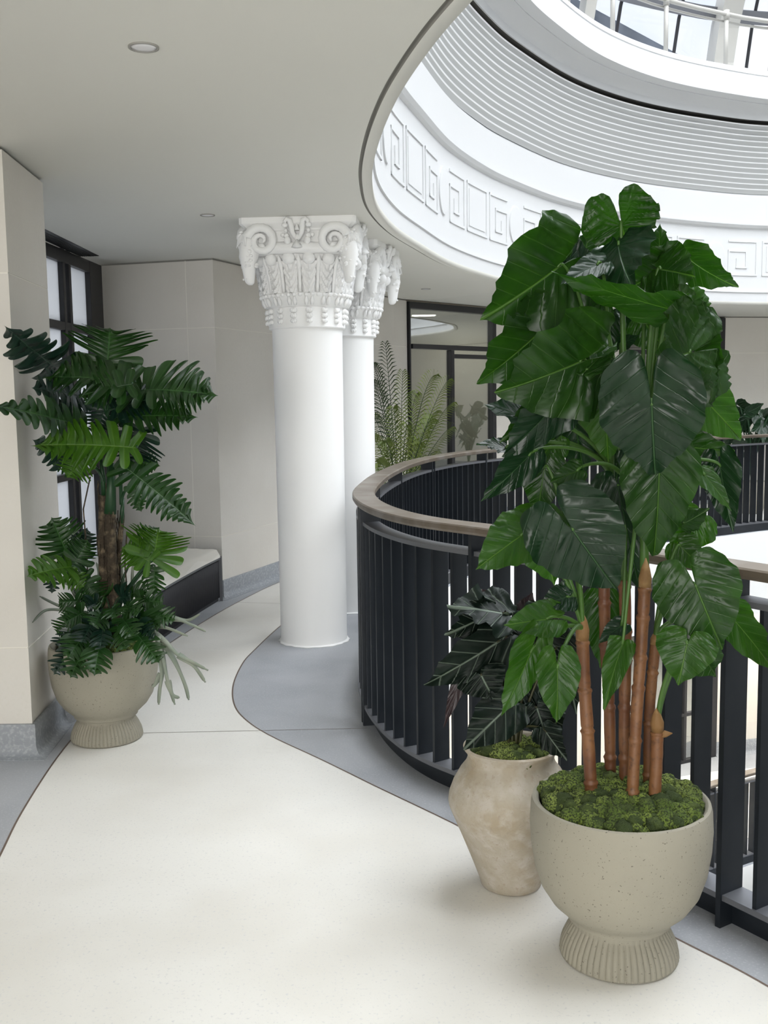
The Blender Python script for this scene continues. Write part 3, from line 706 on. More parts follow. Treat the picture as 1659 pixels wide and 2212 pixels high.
# ================================================================== RAILING
def rail_arc(P):
    a = np.concatenate([[0], np.cumsum(np.hypot(*(np.roll(P, -1, 0) - P).T))]); return a
RA = rail_arc(R_C); RT = RA[-1]; RX = np.concatenate([R_C, R_C[:1]]); RN = normals(R_C); RN = np.concatenate([RN, RN[:1]])
def rp(s, o=0.0):
    s %= RT
    x, y = np.interp(s, RA, RX[:, 0]), np.interp(s, RA, RX[:, 1]); nx, ny = np.interp(s, RA, RN[:, 0]), np.interp(s, RA, RN[:, 1])
    return Vector((x + nx * o, y + ny * o)), Vector((nx, ny))
def rs(p):
    d = np.hypot(R_C[:, 0] - p[0], R_C[:, 1] - p[1]); return RA[d.argmin()]
def railing(z, name, label, detail=True, group=None):
    o = empty(name, (float(R_C[0, 0]), float(R_C[0, 1]), z), label, 'railing', group)
    loc = -o.location
    def ch(ob): ob.matrix_parent_inverse = Matrix.Translation(loc); return ob
    mb = MB(); profile(mb, R_C, [(0, z + 1.078), (0, z + 1.096), (.006, z + 1.101), (.110, z + 1.101), (.118, z + 1.095), (.118, z + 1.072), (.110, z + 1.068), (.006, z + 1.068)])
    ch(autosmooth(raw(mb, 'handrail', [M['bronze']], o), 30))
    mb = MB(); profile(mb, R_C, [(.018, z + .985), (.018, z + 1.003), (.098, z + 1.003), (.098, z + .985)]); ch(autosmooth(raw(mb, 'top_bar', [M['steel_flat']], o), 30))
    mb = MB(); profile(mb, R_C, [(.012, z + .085), (.012, z + .103), (.105, z + .103), (.105, z + .085)]); ch(autosmooth(raw(mb, 'bottom_bar', [M['steel_flat']], o), 30))
    mb = MB(); profile(mb, R_C, [(.06, z + .0), (.06, z + .086), (.11, z + .086), (.11, z + .0)]); ch(autosmooth(raw(mb, 'kerb_plate', [M['steel']], o), 30))
    s0 = rs((.99, 3.0)); npan = int(round(RT / 1.17)); pan = RT / npan; nb = 10
    posts = []; bals = []
    # post and baluster shapes, built once and copied
    pm = MB(); pm.box((.055, 0, .534), (.10, .018, 1.068)); pmesh = pm.mesh('post', [M['steel']])
    bmm = MB(); bmm.box((.058, 0, .544), (.078, .014, .884)); bmesh_ = bmm.mesh('baluster', [M['steel']])
    for i in range(npan):
        for (ds, kind) in [(0, 'post')] + ([(.058, 'post')] if i % 3 == 1 else []) + [(pan * (j + .5 * 0) / nb, 'baluster') for j in range(1, nb)]:
            s = s0 + i * pan + ds; p, n = rp(s); posts.append((p, n, kind)) if kind == 'post' else bals.append((p, n))
    def place(me, nm, p, n):
        ob = bpy.data.objects.new(nm, me); COL.objects.link(ob); ob.parent = o
        ob.location = (p.x - o.location.x, p.y - o.location.y, 0); ob.rotation_euler.z = math.atan2(n.y, n.x)
    for (p, n, k) in posts: place(pmesh, 'post', p, n)
    # how large each baluster shows; the hundred largest are parts of their own, the rest one mesh
    def size(p): return -p.length + (1000 if p.y < 0.2 or p.x > 1.45 + (p.y) * .42 else 0) * -1
    bals.sort(key=lambda t: -size(t[0])); 
    for (p, n) in bals[:100]: place(bmesh_, 'baluster', p, n)
    rest = MB()
    for (p, n) in bals[100:]:
        rest.box((p.x + n.x * .058, p.y + n.y * .058, z + .544), (.078, .014, .884), math.atan2(n.y, n.x))
    r = ch(rest.build('baluster_run', [M['steel']], o)); r['kind'] = 'stuff'
    return o
railing(0, 'balcony_railing', 'dark steel railing with bronze handrail curving round the atrium opening')
railing(LZ, 'balcony_railing', 'matching railing one floor down, seen through the balusters at lower right')

# ================================================================== DOME
dm = empty('glass_dome', (5.2, 6.4, 5.39), 'white steel glass dome over the atrium', 'dome')
DB = offs(I_C, -.75)                                         # foot of the dome
def dm_ch(o): o.matrix_parent_inverse = Matrix.Translation(-dm.location); return o
APEX = Vector((5.2, 6.4, 9.2))
def dpt(i, t):
    b = Vector((float(DB[i % NA, 0]), float(DB[i % NA, 1]), 5.35)); 
    a = t * PI / 2
    h = Vector((b.x, b.y, 0)) * math.cos(a) + Vector((APEX.x, APEX.y, 0)) * (1 - math.cos(a))
    h.z = 5.35 + 3.85 * math.sin(a); return h
def sidx(p):
    d = np.hypot(DB[:, 0] - p[0], DB[:, 1] - p[1]); return int(d.argmin())
NR = 16
RI = sidx((4.35, 13.9)); SP = int(.62 / 38.0 * NA) + 1
for k in range(NR * 2):
    i = (RI + int((k // 2) * NA / NR) - (k % 2) * SP) % NA; 
    mb = MB(); pts = [dpt(i, t) for t in np.linspace(0, .93, 14)]
    hd = (Vector((APEX.x, APEX.y, 0)) - Vector((pts[0].x, pts[0].y, 0))).normalized(); sd = Vector((-hd.y, hd.x, 0)); vs = []
    for q, p in enumerate(pts):
        tg = (pts[min(q + 1, 13)] - pts[max(q - 1, 0)]).normalized(); nn = tg.cross(sd).normalized()
        hw, dpth = (.13, .26) if k % 2 == 0 else (.07, .14)
        for (a, b) in ((-hw, 0), (hw, 0), (hw, dpth), (-hw, dpth)): vs.append(p + sd * a - nn * b * (1 if nn.dot(hd) > 0 else -1) * -1)
    fs = [(j * 4 + u, j * 4 + (u + 1) % 4, (j + 1) * 4 + (u + 1) % 4, (j + 1) * 4 + u) for j in range(13) for u in range(4)] + [(0, 1, 2, 3), (52, 53, 54, 55)]
    mb.add(vs, fs)
    dm_ch(mb.build('rib', [M['whitesteel']], dm))
mb = MB(); 
for t in (.150,):                                            # dark gutter ring behind the ribs
    k0 = len(mb.v); 
    for i in range(0, NA, 6):
        p = dpt(i, t); q = dpt(i, t + .024); mb.v += [tuple(p * 1), tuple(q * 1)]
    m_ = NA // 6
    for i in range(m_): mb.f.append((k0 + 2 * i, k0 + 2 * ((i + 1) % m_), k0 + 2 * ((i + 1) % m_) + 1, k0 + 2 * i + 1)); mb.m.append(0); mb.sm.append(False)
g = raw(mb, 'gutter', [M['steel_flat']], dm); dm_ch(g); sd_ = g.modifiers.new('s', 'SOLIDIFY'); sd_.thickness = .06
for k in range(NR * 3):                                      # slim dark glazing bars
    i = (RI + 9 + int(k * NA / (NR * 3))) % NA; mb = MB(); mb.tube([dpt(i, t) for t in np.linspace(0, .93, 14)], .022, 6); dm_ch(mb.build('glazing_bar', [M['frame']], dm))
mb = MB(); nt_ = 14
for i in range(0, NA, 6):
    for t in np.linspace(0, .93, nt_): p = dpt(i, t); mb.v.append(tuple(p + Vector((0, 0, .03))))
for i in range(m_):
    for j in range(nt_ - 1): mb.f.append((i * nt_ + j, ((i + 1) % m_) * nt_ + j, ((i + 1) % m_) * nt_ + j + 1, i * nt_ + j + 1)); mb.m.append(0); mb.sm.append(False)
dm_ch(raw(mb, 'pane', [M['dome_glass']], dm))
# guard rail of white tubes on the deck edge
gr = empty('guard_rail', (float(I_C[0, 0]), float(I_C[0, 1]), 5.39), 'white tubular guard rail on the deck edge under the glass dome', 'railing')
def gch(o): o.matrix_parent_inverse = Matrix.Translation(-gr.location); return o
UP = offs(I_C, .20)
for (z, r, nm) in ((6.02, .028, 'tube'), (5.96, .016, 'tube')):
    mb = MB(); Q = UP if r > .02 else offs(UP, -.06); pts = [Vector((float(x), float(y), z)) for x, y in Q[::6]]; pts.append(pts[0]); mb.tube(pts, r, 8, cap=False); gch(mb.build('tube', [M['whitesteel']], gr))
UA = rail_arc(UP); s0 = UA[np.hypot(UP[:, 0] - 3.3, UP[:, 1] - 12.4).argmin()]
step = UA[-1] / round(UA[-1] / .98)
for k in range(int(round(UA[-1] / .98))):
    s = (s0 + k * step) % UA[-1]; x = np.interp(s, UA, np.append(UP[:, 0], UP[0, 0])); y = np.interp(s, UA, np.append(UP[:, 1], UP[0, 1]))
    mb = MB(); mb.tube([(x, y, 5.385), (x, y, 6.02)], .027, 10); mb.tube([(x, y, 5.96), (x, y, 6.065)], .036, 10); gch(mb.build('post', [M['whitesteel']], gr))
# neighbouring roof beyond the dome
mb = MB(); A_, B_, C_ = at(1120, -70, 22), at(1535, 155, 22), at(1120, 330, 22); D_ = Vector((0, 5, .6))
mb.add([A_, B_, C_, A_ + D_, B_ + D_, C_ + D_], [(0, 1, 2), (5, 4, 3), (0, 3, 4, 1), (1, 4, 5, 2), (2, 5, 3, 0)])
o = mb.build('slate_roof', [mat('grey_slate', (.12, .135, .155), .6, noise_=[(1.5, 4, (.20, .22, .25), .4, .7)])]); tag(o, 'sloping grey slate roof seen through the dome glass behind the guard rail', 'roof')
# ================================================================== POTS
def footed_bowl(name, loc, label, group='footed concrete planters'):
    o = empty(name, loc, label, 'planter', group)
    bp = [(0.05, .13), (.13, .132), (.148, .140), (.150, .152), (.165, .165), (.195, .195), (.222, .24), (.240, .30), (.250, .37), (.253, .43), (.250, .485), (.246, .502), (.238, .505), (.230, .500), (.226, .48), (.22, .46), (.02, .455)]
    bp = [(r, .115 + (z - .137) * .951) for r, z in bp]
    mb = MB(); mb.lathe(bp, n=96); autosmooth(mb.build('bowl', [M['pot']], o), 50)
    FS = .84
    fp = [(.03, .0), (.158, .0), (.166, .006), (.168, .02), (.163, .05), (.150, .085), (.136, .112), (.132, .122), (.132, .136), (.04, .137)]
    def rib(r, z, a): return r - (.0045 * (0.5 + .5 * math.cos(a * 56)) ** 3 if .010 < z < .097 and r > .1 else 0)
    mb = MB()
    pr = [(.03, 0), (.158, 0), (.166, .006), (.168, .012)] + [(np.interp(z, [p[1] for p in fp[3:8]], [p[0] for p in fp[3:8]]), z) for z in np.linspace(.0135, .1135, 9)] + [(.133, .118), (.132, .136), (.04, .137)]
    mb.lathe([(r, z * FS) for r, z in pr], n=448, rfun=rib); autosmooth(mb.build('foot', [M['pot']], o), 60)
    return o
big = footed_bowl('planter', (.655, 2.83, 0), 'large footed speckled concrete planter in the right foreground')
lef = copy_tree(big); lef.location = (-1.335, 4.82, 0); lef['label'] = 'footed speckled concrete planter beside the stone pilaster on the left'
lef.rotation_euler.z = .6
vs_ = empty('vase_planter', (.400, 3.27, 0), 'weathered beige clay vase beside the large footed planter', 'planter')
mb = MB(); mb.lathe([(.02, 0), (.090, 0), (.099, .006), (.106, .03), (.132, .10), (.160, .17), (.188, .235), (.202, .272), (.205, .29), (.201, .315), (.187, .35), (.165, .388), (.146, .412), (.139, .430), (.142, .448), (.152, .460), (.154, .467), (.148, .472), (.139, .467), (.130, .445), (.12, .42), (.01, .41)], n=96, rfun=lambda r, z, a: r * (1 + .006 * math.sin(3 * a + z * 9) + .004 * math.sin(7 * a + z * 31)))
autosmooth(mb.build('body', [M['vase']], vs_), 60)
mb = MB(); mb.lathe([(.13, .42), (.128, .432), (.05, .436), (.005, .436)], n=32); mb.build('soil', [M['soil']], vs_)
for p in (big, lef):
    mb = MB(); mb.lathe([(.222, .424), (.221, .434), (.08, .442), (.005, .442)], n=32); mb.build('soil', [M['soil']], p)

def moss(name, loc, R, n, z, hgt, mats, label, seed, rmin=.010, rmax=.028, hole=0.0, ang=None):
    rnd = random.Random(seed); mb = MB()
    bm = bmesh.new(); bmesh.ops.create_icosphere(bm, subdivisions=3, radius=1.0); iv = [v.co.copy() for v in bm.verts]; ifs = [[v.index for v in f.verts] for f in bm.faces]; bm.free()
    protos = []
    for k in range(8):
        vv = []
        for v in iv:
            q = v * 2.6 + Vector((k * 7, 0, 0)); e = v * 6 + Vector((k * 3, 9, 0))
            vv.append(v * (1 + .26 * noise.noise(q) + .20 * abs(noise.noise(e)) + .10 * noise.noise(v * 14)))
        protos.append(vv)
    for i in range(n):
        rr = math.sqrt(rnd.uniform(hole * hole, 1)) * R; a = rnd.uniform(*(ang or (0, 2 * PI))); r = rnd.uniform(rmin, rmax)
        zz = z + hgt * (1 - (rr / R) ** 2) + rnd.uniform(-.010, .012)
        c = Vector((loc[0] + rr * math.cos(a), loc[1] + rr * math.sin(a), zz)); rot = Matrix.Rotation(rnd.uniform(0, 6), 3, 'Z')
        mb.add([c + (rot @ v) * r for v in protos[i % 8]], ifs, 0 if rnd.random() < .75 else 1, True)
    o = mb.build(name, mats)
    o.location = (0, 0, 0)
    tag(o, label, 'moss', kind='stuff'); return o
moss('moss', (.655, 2.83), .212, 620, .452, .035, [M['moss'], M['moss_dark']], 'mound of bright green reindeer moss filling the large footed planter', 1)
moss('moss', (.400, 3.27), .118, 130, .447, .012, [M['moss'], M['moss_dark']], 'green moss in the neck of the clay vase', 2, .012, .026)
moss('moss', (-1.335, 4.82), .20, 220, .440, .01, [M['moss'], M['moss_dark']], 'green moss under the split-leaf plant in the left planter', 3, .012, .028)
# ================================================================== PLANTS
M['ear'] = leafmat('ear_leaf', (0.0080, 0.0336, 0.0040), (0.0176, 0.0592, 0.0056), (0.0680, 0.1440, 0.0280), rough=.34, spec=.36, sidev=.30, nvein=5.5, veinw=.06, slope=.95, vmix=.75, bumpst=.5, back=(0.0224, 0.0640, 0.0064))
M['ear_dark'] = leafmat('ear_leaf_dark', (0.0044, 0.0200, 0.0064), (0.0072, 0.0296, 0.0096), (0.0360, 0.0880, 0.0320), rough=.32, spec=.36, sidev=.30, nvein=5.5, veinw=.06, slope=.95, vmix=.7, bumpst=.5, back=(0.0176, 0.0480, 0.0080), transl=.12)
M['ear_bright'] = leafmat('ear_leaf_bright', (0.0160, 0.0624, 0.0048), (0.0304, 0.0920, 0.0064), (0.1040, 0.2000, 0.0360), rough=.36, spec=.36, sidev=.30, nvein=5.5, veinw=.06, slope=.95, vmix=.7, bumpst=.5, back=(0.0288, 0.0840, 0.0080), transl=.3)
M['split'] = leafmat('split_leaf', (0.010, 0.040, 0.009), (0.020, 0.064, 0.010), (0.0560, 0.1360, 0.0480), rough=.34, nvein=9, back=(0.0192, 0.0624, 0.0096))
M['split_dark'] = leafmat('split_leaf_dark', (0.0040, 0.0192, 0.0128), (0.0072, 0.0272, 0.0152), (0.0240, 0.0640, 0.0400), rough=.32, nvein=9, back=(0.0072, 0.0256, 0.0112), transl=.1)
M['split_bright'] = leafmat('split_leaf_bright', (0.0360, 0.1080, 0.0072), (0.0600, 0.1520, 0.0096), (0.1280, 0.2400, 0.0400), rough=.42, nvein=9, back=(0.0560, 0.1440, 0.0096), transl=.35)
M['mask'] = leafmat('veined_dark_leaf', (0.0032, 0.0072, 0.0048), (0.0056, 0.0144, 0.0088), (0.1600, 0.2000, 0.1600), rough=.5, spec=.22, veinw=.07, midw=.028, nvein=4, sidev=.8, slope=.9, vmix=.85, bumpst=.6, back=(0.0160, 0.0080, 0.0096), transl=.04)
M['mask_purple'] = leafmat('purple_dark_leaf', (0.0176, 0.0088, 0.0112), (0.0264, 0.0128, 0.0152), (0.0560, 0.0360, 0.0360), rough=.45, nvein=5, transl=.05)
M['palm'] = mat('palm_leaflet', (.12, .18, .025), .5, noise_=[(5, 3, (.20, .26, .045), .4, .65)])
M['palm_dark'] = mat('palm_leaflet_dark', (.03, .06, .014), .5)
M['stag'] = mat('grey_green_frond', (.20, .235, .185), .75, noise_=[(12, 3, (.27, .29, .23), .4, .7)])
for k_, c_ in (('petiole', (.05, .12, .018)), ('petiole_dark', (.012, .05, .016)), ('petiole_brown', (.04, .04, .014))):
    M[k_].node_tree.nodes['Principled BSDF'].inputs['Base Color'].default_value = (*c_, 1)

def heart_mesh(L, W, lb=.45, droop=.15, wave=.04, fold=.12, seed=0, curl=0.0, nr=11):
    rnd = random.Random(seed); ph = rnd.uniform(0, 6); k1 = rnd.uniform(3.0, 5); tw = rnd.uniform(-.18, .18)
    B = lb * L
    hp = [(0, L), (.05 * W, .93 * L), (.15 * W, .80 * L), (.30 * W, .60 * L), (.43 * W, .34 * L), (.50 * W, .06 * L), (.49 * W, -.30 * B), (.41 * W, -.70 * B), (.30 * W, -.97 * B), (.17 * W, -1.02 * B), (.075 * W, -.90 * B), (.03 * W, -.62 * B), (.022 * W, -.30 * B), (.008 * W, -.04 * B)]
    H = catmull(hp, False, 4)
    out = [(x, y) for x, y in H] ; nh = len(out)
    out = [(x * (1 + .022 * math.sin(i * .55 + ph) + .02 * math.sin(i * 1.3 + ph * 3)), y * (1 + .02 * math.sin(i * .8 + ph * 2))) for i, (x, y) in enumerate(out)]
    full = [(-x, y) for x, y in reversed(out[1:])] + out      # from left sinus over the tip to the right sinus
    n = len(full); vs = [(0, 0, 0)]; uv = [(.5, 0)]
    for j in range(1, nr + 1):
        r = (j / nr) ** .8
        for k, (x, y) in enumerate(full):
            X, Y = x * r, y * r
            s = k / n
            w = wave * W * r ** 2.2 * math.sin((abs(X) / W * 1.3 - Y / L) * k1 * 3.2 + ph + (1.5 if x > 0 else 0)) * (abs(x) / (.5 * W)) ** .6
            w += wave * .55 * W * r ** 3 * math.sin(s * 52 + ph * 2)
            z = fold * abs(X) - droop * L * ((Y / L) * abs(Y / L) if Y > 0 else .9 * (Y / L) ** 2) - curl * (X / W) ** 2 * W * 2 + w
            z += .021 * W * math.sin((Y / L - abs(X) / W * .75) * 7 * 2 * PI) * min(1, abs(X) / W * 5) + tw * X * Y / L
            vs.append((X, Y, z)); uv.append((.5 + X / W, Y / L))
    fs = [(0, 2 + k, 1 + k) for k in range(n - 1)]
    for j in range(nr - 1):
        for k in range(n - 1):
            a = 1 + j * n + k; fs.append((a, a + 1, a + n + 1, a + n))
    return vs, fs, uv
def split_mesh(L, W, lobes=8, core=.24, droop=.15, wave=.03, fold=.15, seed=0, back=.22, skew=.34, tipn=.0):
    """deeply cut blade: fingers leave the midrib at an angle, joined near it"""
    rnd = random.Random(seed); vs = []; fs = []; uv = []
    nt, ns = lobes * 16, 9; ph = rnd.uniform(0, 6)
    for side in (-1, 1):
        k0 = len(vs); jit = [rnd.uniform(.82, 1.12) for _ in range(lobes + 2)]
        for i in range(nt + 1):
            t = i / nt; lobe = t * lobes; li = int(min(lobe, lobes - 1)); fr = lobe - li
            env = (math.sin(PI * min(1, t * .86 + .14)) ** .62) * (1 - .25 * t)
            tooth = max(0.0, 1 - abs(2 * fr - 1) ** 3.2) ** .55
            w = W / 2 * env * (core + (1 - core) * tooth) * (jit[li] if tooth > 0 else 1)
            if t > .995: w *= .2
            for j in range(ns + 1):
                s = j / ns; x = side * s * w
                # fingers sweep forward; the last ones at the petiole sweep back
                sk = skew * (1.0 if t > .25 else (t / .25) * 2.2 - 1.2)
                y = t * L * (1 - .12 * s) + s * w * sk * 1.45
                pinch = (fr - .5) * s ** 2.5 * (L / lobes) * -.30
                y += pinch
                z = fold * abs(x) - droop * L * t * t - .25 * (x / W) ** 2 * W * (1 + .3 * math.sin(ph + li)) + wave * W * s * math.sin(li * 2.3 + ph + side) + .02 * W * s * math.cos(fr * 2 * PI)
                vs.append((x, y, z)); uv.append((.5 + x / W, (t * lobes + .5) / 9 + s * w / W * .75))
        for i in range(nt):
            for j in range(ns):
                a = k0 + i * (ns + 1) + j; fs.append((a, a + 1, a + ns + 2, a + ns + 1) if side > 0 else (a, a + ns + 1, a + ns + 2, a + 1))
    return vs, fs, uv
def mesh_uv(name, vs, fs, uv, m):
    me = bpy.data.meshes.new(name); me.from_pydata(vs, [], fs); me.materials.append(m)
    ul = me.uv_layers.new(name='UVMap'); li = np.zeros(len(me.loops), int); me.loops.foreach_get('vertex_index', li)
    ul.data.foreach_set('uv', np.array(uv, float)[li].ravel()); me.polygons.foreach_set('use_smooth', [True] * len(fs)); me.update(); return me
CAMP = Vector((0, 0, CAM_H))
def frame_of(A, T, roll, flip=False):
    y = (T - A).normalized(); c = (CAMP - (A + T) / 2).normalized(); z = (c - y * c.dot(y)).normalized()
    z = Matrix.Rotation(math.radians(roll), 3, y) @ z
    if flip: z = -z
    x = y.cross(z); m = Matrix((x, y, z)).transposed().to_4x4(); m.translation = A; return m
def bez(p0, p1, p2, p3, n=16):
    return [p0 * (1 - t) ** 3 + p1 * 3 * t * (1 - t) ** 2 + p2 * 3 * t * t * (1 - t) + p3 * t ** 3 for t in [i / n for i in range(n + 1)]]
def leaf_on(plant, A, T, W, kind, m, src=None, roll=0, flip=False, pr=.005, pm=None, name='leaf', seed=0, petname='petiole', rise=.25, **kw):
    L = (T - A).length
    f = heart_mesh if kind == 'heart' else split_mesh
    if kind == 'split' and 'lobes' in kw: kw['lobes'] = int(kw['lobes'] * 1.35)
    vs, fs, uv = f(L, W, seed=seed, **kw)
    me = mesh_uv(name, vs, fs, uv, m)
    o = bpy.data.objects.new(name, me); COL.objects.link(o); o.parent = plant
    o.matrix_basis = Matrix.Translation(-plant.location) @ frame_of(A, T, roll, flip)
    if src is not None:
        d = (A - src).length; mid = bez(src, src + Vector((0, 0, 1)) * d * .45, A - (T - A).normalized() * d * .05 + Vector((0, 0, 1)) * d * rise * .4 - Vector((0, 0, .0)), A, 16)
        mb = MB(); mb.tube(mid, [pr * (1.5 - .8 * i / 16) for i in range(17)], 8)
        inv = (Matrix.Translation(plant.location) @ o.matrix_basis).inverted() if False else None
        W_ = Matrix.Translation(plant.location) @ o.matrix_basis
        mb.xform(W_.inverted()); p = mb.build(petname, [pm or M['petiole']], o)
    return o

# ---------------------------------------------------------------- the tall elephant-ear plant in the right foreground
Y0 = 2.83
ear = empty('elephant_ear_plant', (.655, Y0, .45), 'tall elephant-ear plant with huge glossy heart-shaped leaves on brown canes, in the large footed planter', 'plant')
def cane(path, r, nodes, name='cane', mt='cane', top=None, sheath=None, dY=0):
    pts = [at(px, py, Y0 + dy) for (px, py, dy) in path]; pts[0] = pts[0] + (pts[0] - pts[1]).normalized() * .05
    C = [Vector(tuple(c)) for c in catmull([tuple(p) for p in pts], False, 10)]
    rr = []; n = len(C)
    for i in range(n):
        q = i / (n - 1); b = 0
        for k in nodes: b = max(b, math.exp(-((q - k) / .012) ** 2))
        rr.append(r * (1 + .16 * b - .06 * math.cos(q * 40)))
    # resample finely so that the rings show
    D = [0]; 
    for i in range(1, n): D.append(D[-1] + (C[i] - C[i - 1]).length)
    m_ = 90; P2 = []; R2 = []
    for i in range(m_ + 1):
        s = D[-1] * i / m_; q = i / m_
        P2.append(Vector([np.interp(s, D, [c[a] for c in C]) for a in range(3)]))
        b = max([math.exp(-((q - k) / .010) ** 2) for k in nodes] + [0]); g = max([math.exp(-((q - k - .018) / .008) ** 2) for k in nodes] + [0])
        R2.append(r * 1.1 * (1 + .20 * b - .14 * g + .02 * math.sin(q * 30)))
    mb = MB(); mb.tube(P2, R2, 16); o = mb.build(name, [M[mt]], ear); o.matrix_parent_inverse = Matrix.Translation(-ear.location)
    if sheath:
        s0 = P2[-1]; tp = at(sheath[0], sheath[1], Y0 + sheath[2]); mb = MB()
        mb.tube([s0 + (s0 - tp) * .08, s0 * .7 + tp * .3, s0 * .35 + tp * .65, tp], [r * 1.12, r * 1.2, r * .8, r * .08], 12); h = mb.build('sheath', [M['sheath']], o); 
    return P2[-1]
cA = cane([(1275, 1672, -.04), (1268, 1560, -.04), (1262, 1470, -.03), (1258, 1378, -.03)], .0160, [.06, .40, .66, .97], sheath=(1259, 1322, -.03))
cB = cane([(1318, 1640, .09), (1316, 1520, .09), (1308, 1400, .09), (1305, 1260, .08)], .0150, [.10, .36, .68, .9])
cC = cane([(1350, 1672, .03), (1349, 1540, .03), (1352, 1400, .03), (1349, 1252, .02)], .0150, [.16, .40, .62, .76, .97])
cD = cane([(1367, 1700, -.07), (1374, 1560, -.06), (1385, 1400, -.05), (1393, 1268, -.04)], .0150, [.06, .30, .54, .68, .86, .99], sheath=(1395, 1205, -.04))
cE = cane([(1415, 1700, -.07), (1418, 1640, -.07), (1420, 1575, -.07)], .0155, [.95], sheath=(1418, 1530, -.085))
cF = cane([(1401, 1668, .02), (1403, 1540, .02), (1416, 1390, .0)], .0135, [.1, .45, .8], sheath=(1420, 1360, .0))
mb = MB(); q0 = at(1427, 1590, Y0 - .08); mb.tube([q0, q0 + Vector((.012, -.005, .008)), q0 + Vector((.030, -.008, .010))], [.006, .010, .001], 8, flat=.35)
o = mb.build('sheath', [M['sheath']], ear); o.matrix_parent_inverse = Matrix.Translation(-ear.location)
for (px, py, dy) in ((1305, 1260, .08), (1349, 1252, .02), (1395, 1215, -.02), (1420, 1370, 0)): pass
hiB, hiC, hiD = at(1322, 1050, Y0 + .07), at(1350, 1060, Y0 + .02), at(1390, 1060, Y0 + .0)
for a, b in ((cB, hiB), (cC, hiC), (cD, hiD)):                # green upper stems
    mb = MB(); mb.tube([a, a * .5 + b * .5, b], [.014, .012, .008], 10); o = mb.build('stem', [M['petiole']], ear); o.matrix_parent_inverse = Matrix.Translation(-ear.location)
SRC = {'A': cA, 'B': hiB, 'C': hiC, 'D': hiD, 'E': cE, 'F': cF}
E_, D_, G_ = 'ear', 'ear_dark', 'ear_bright'
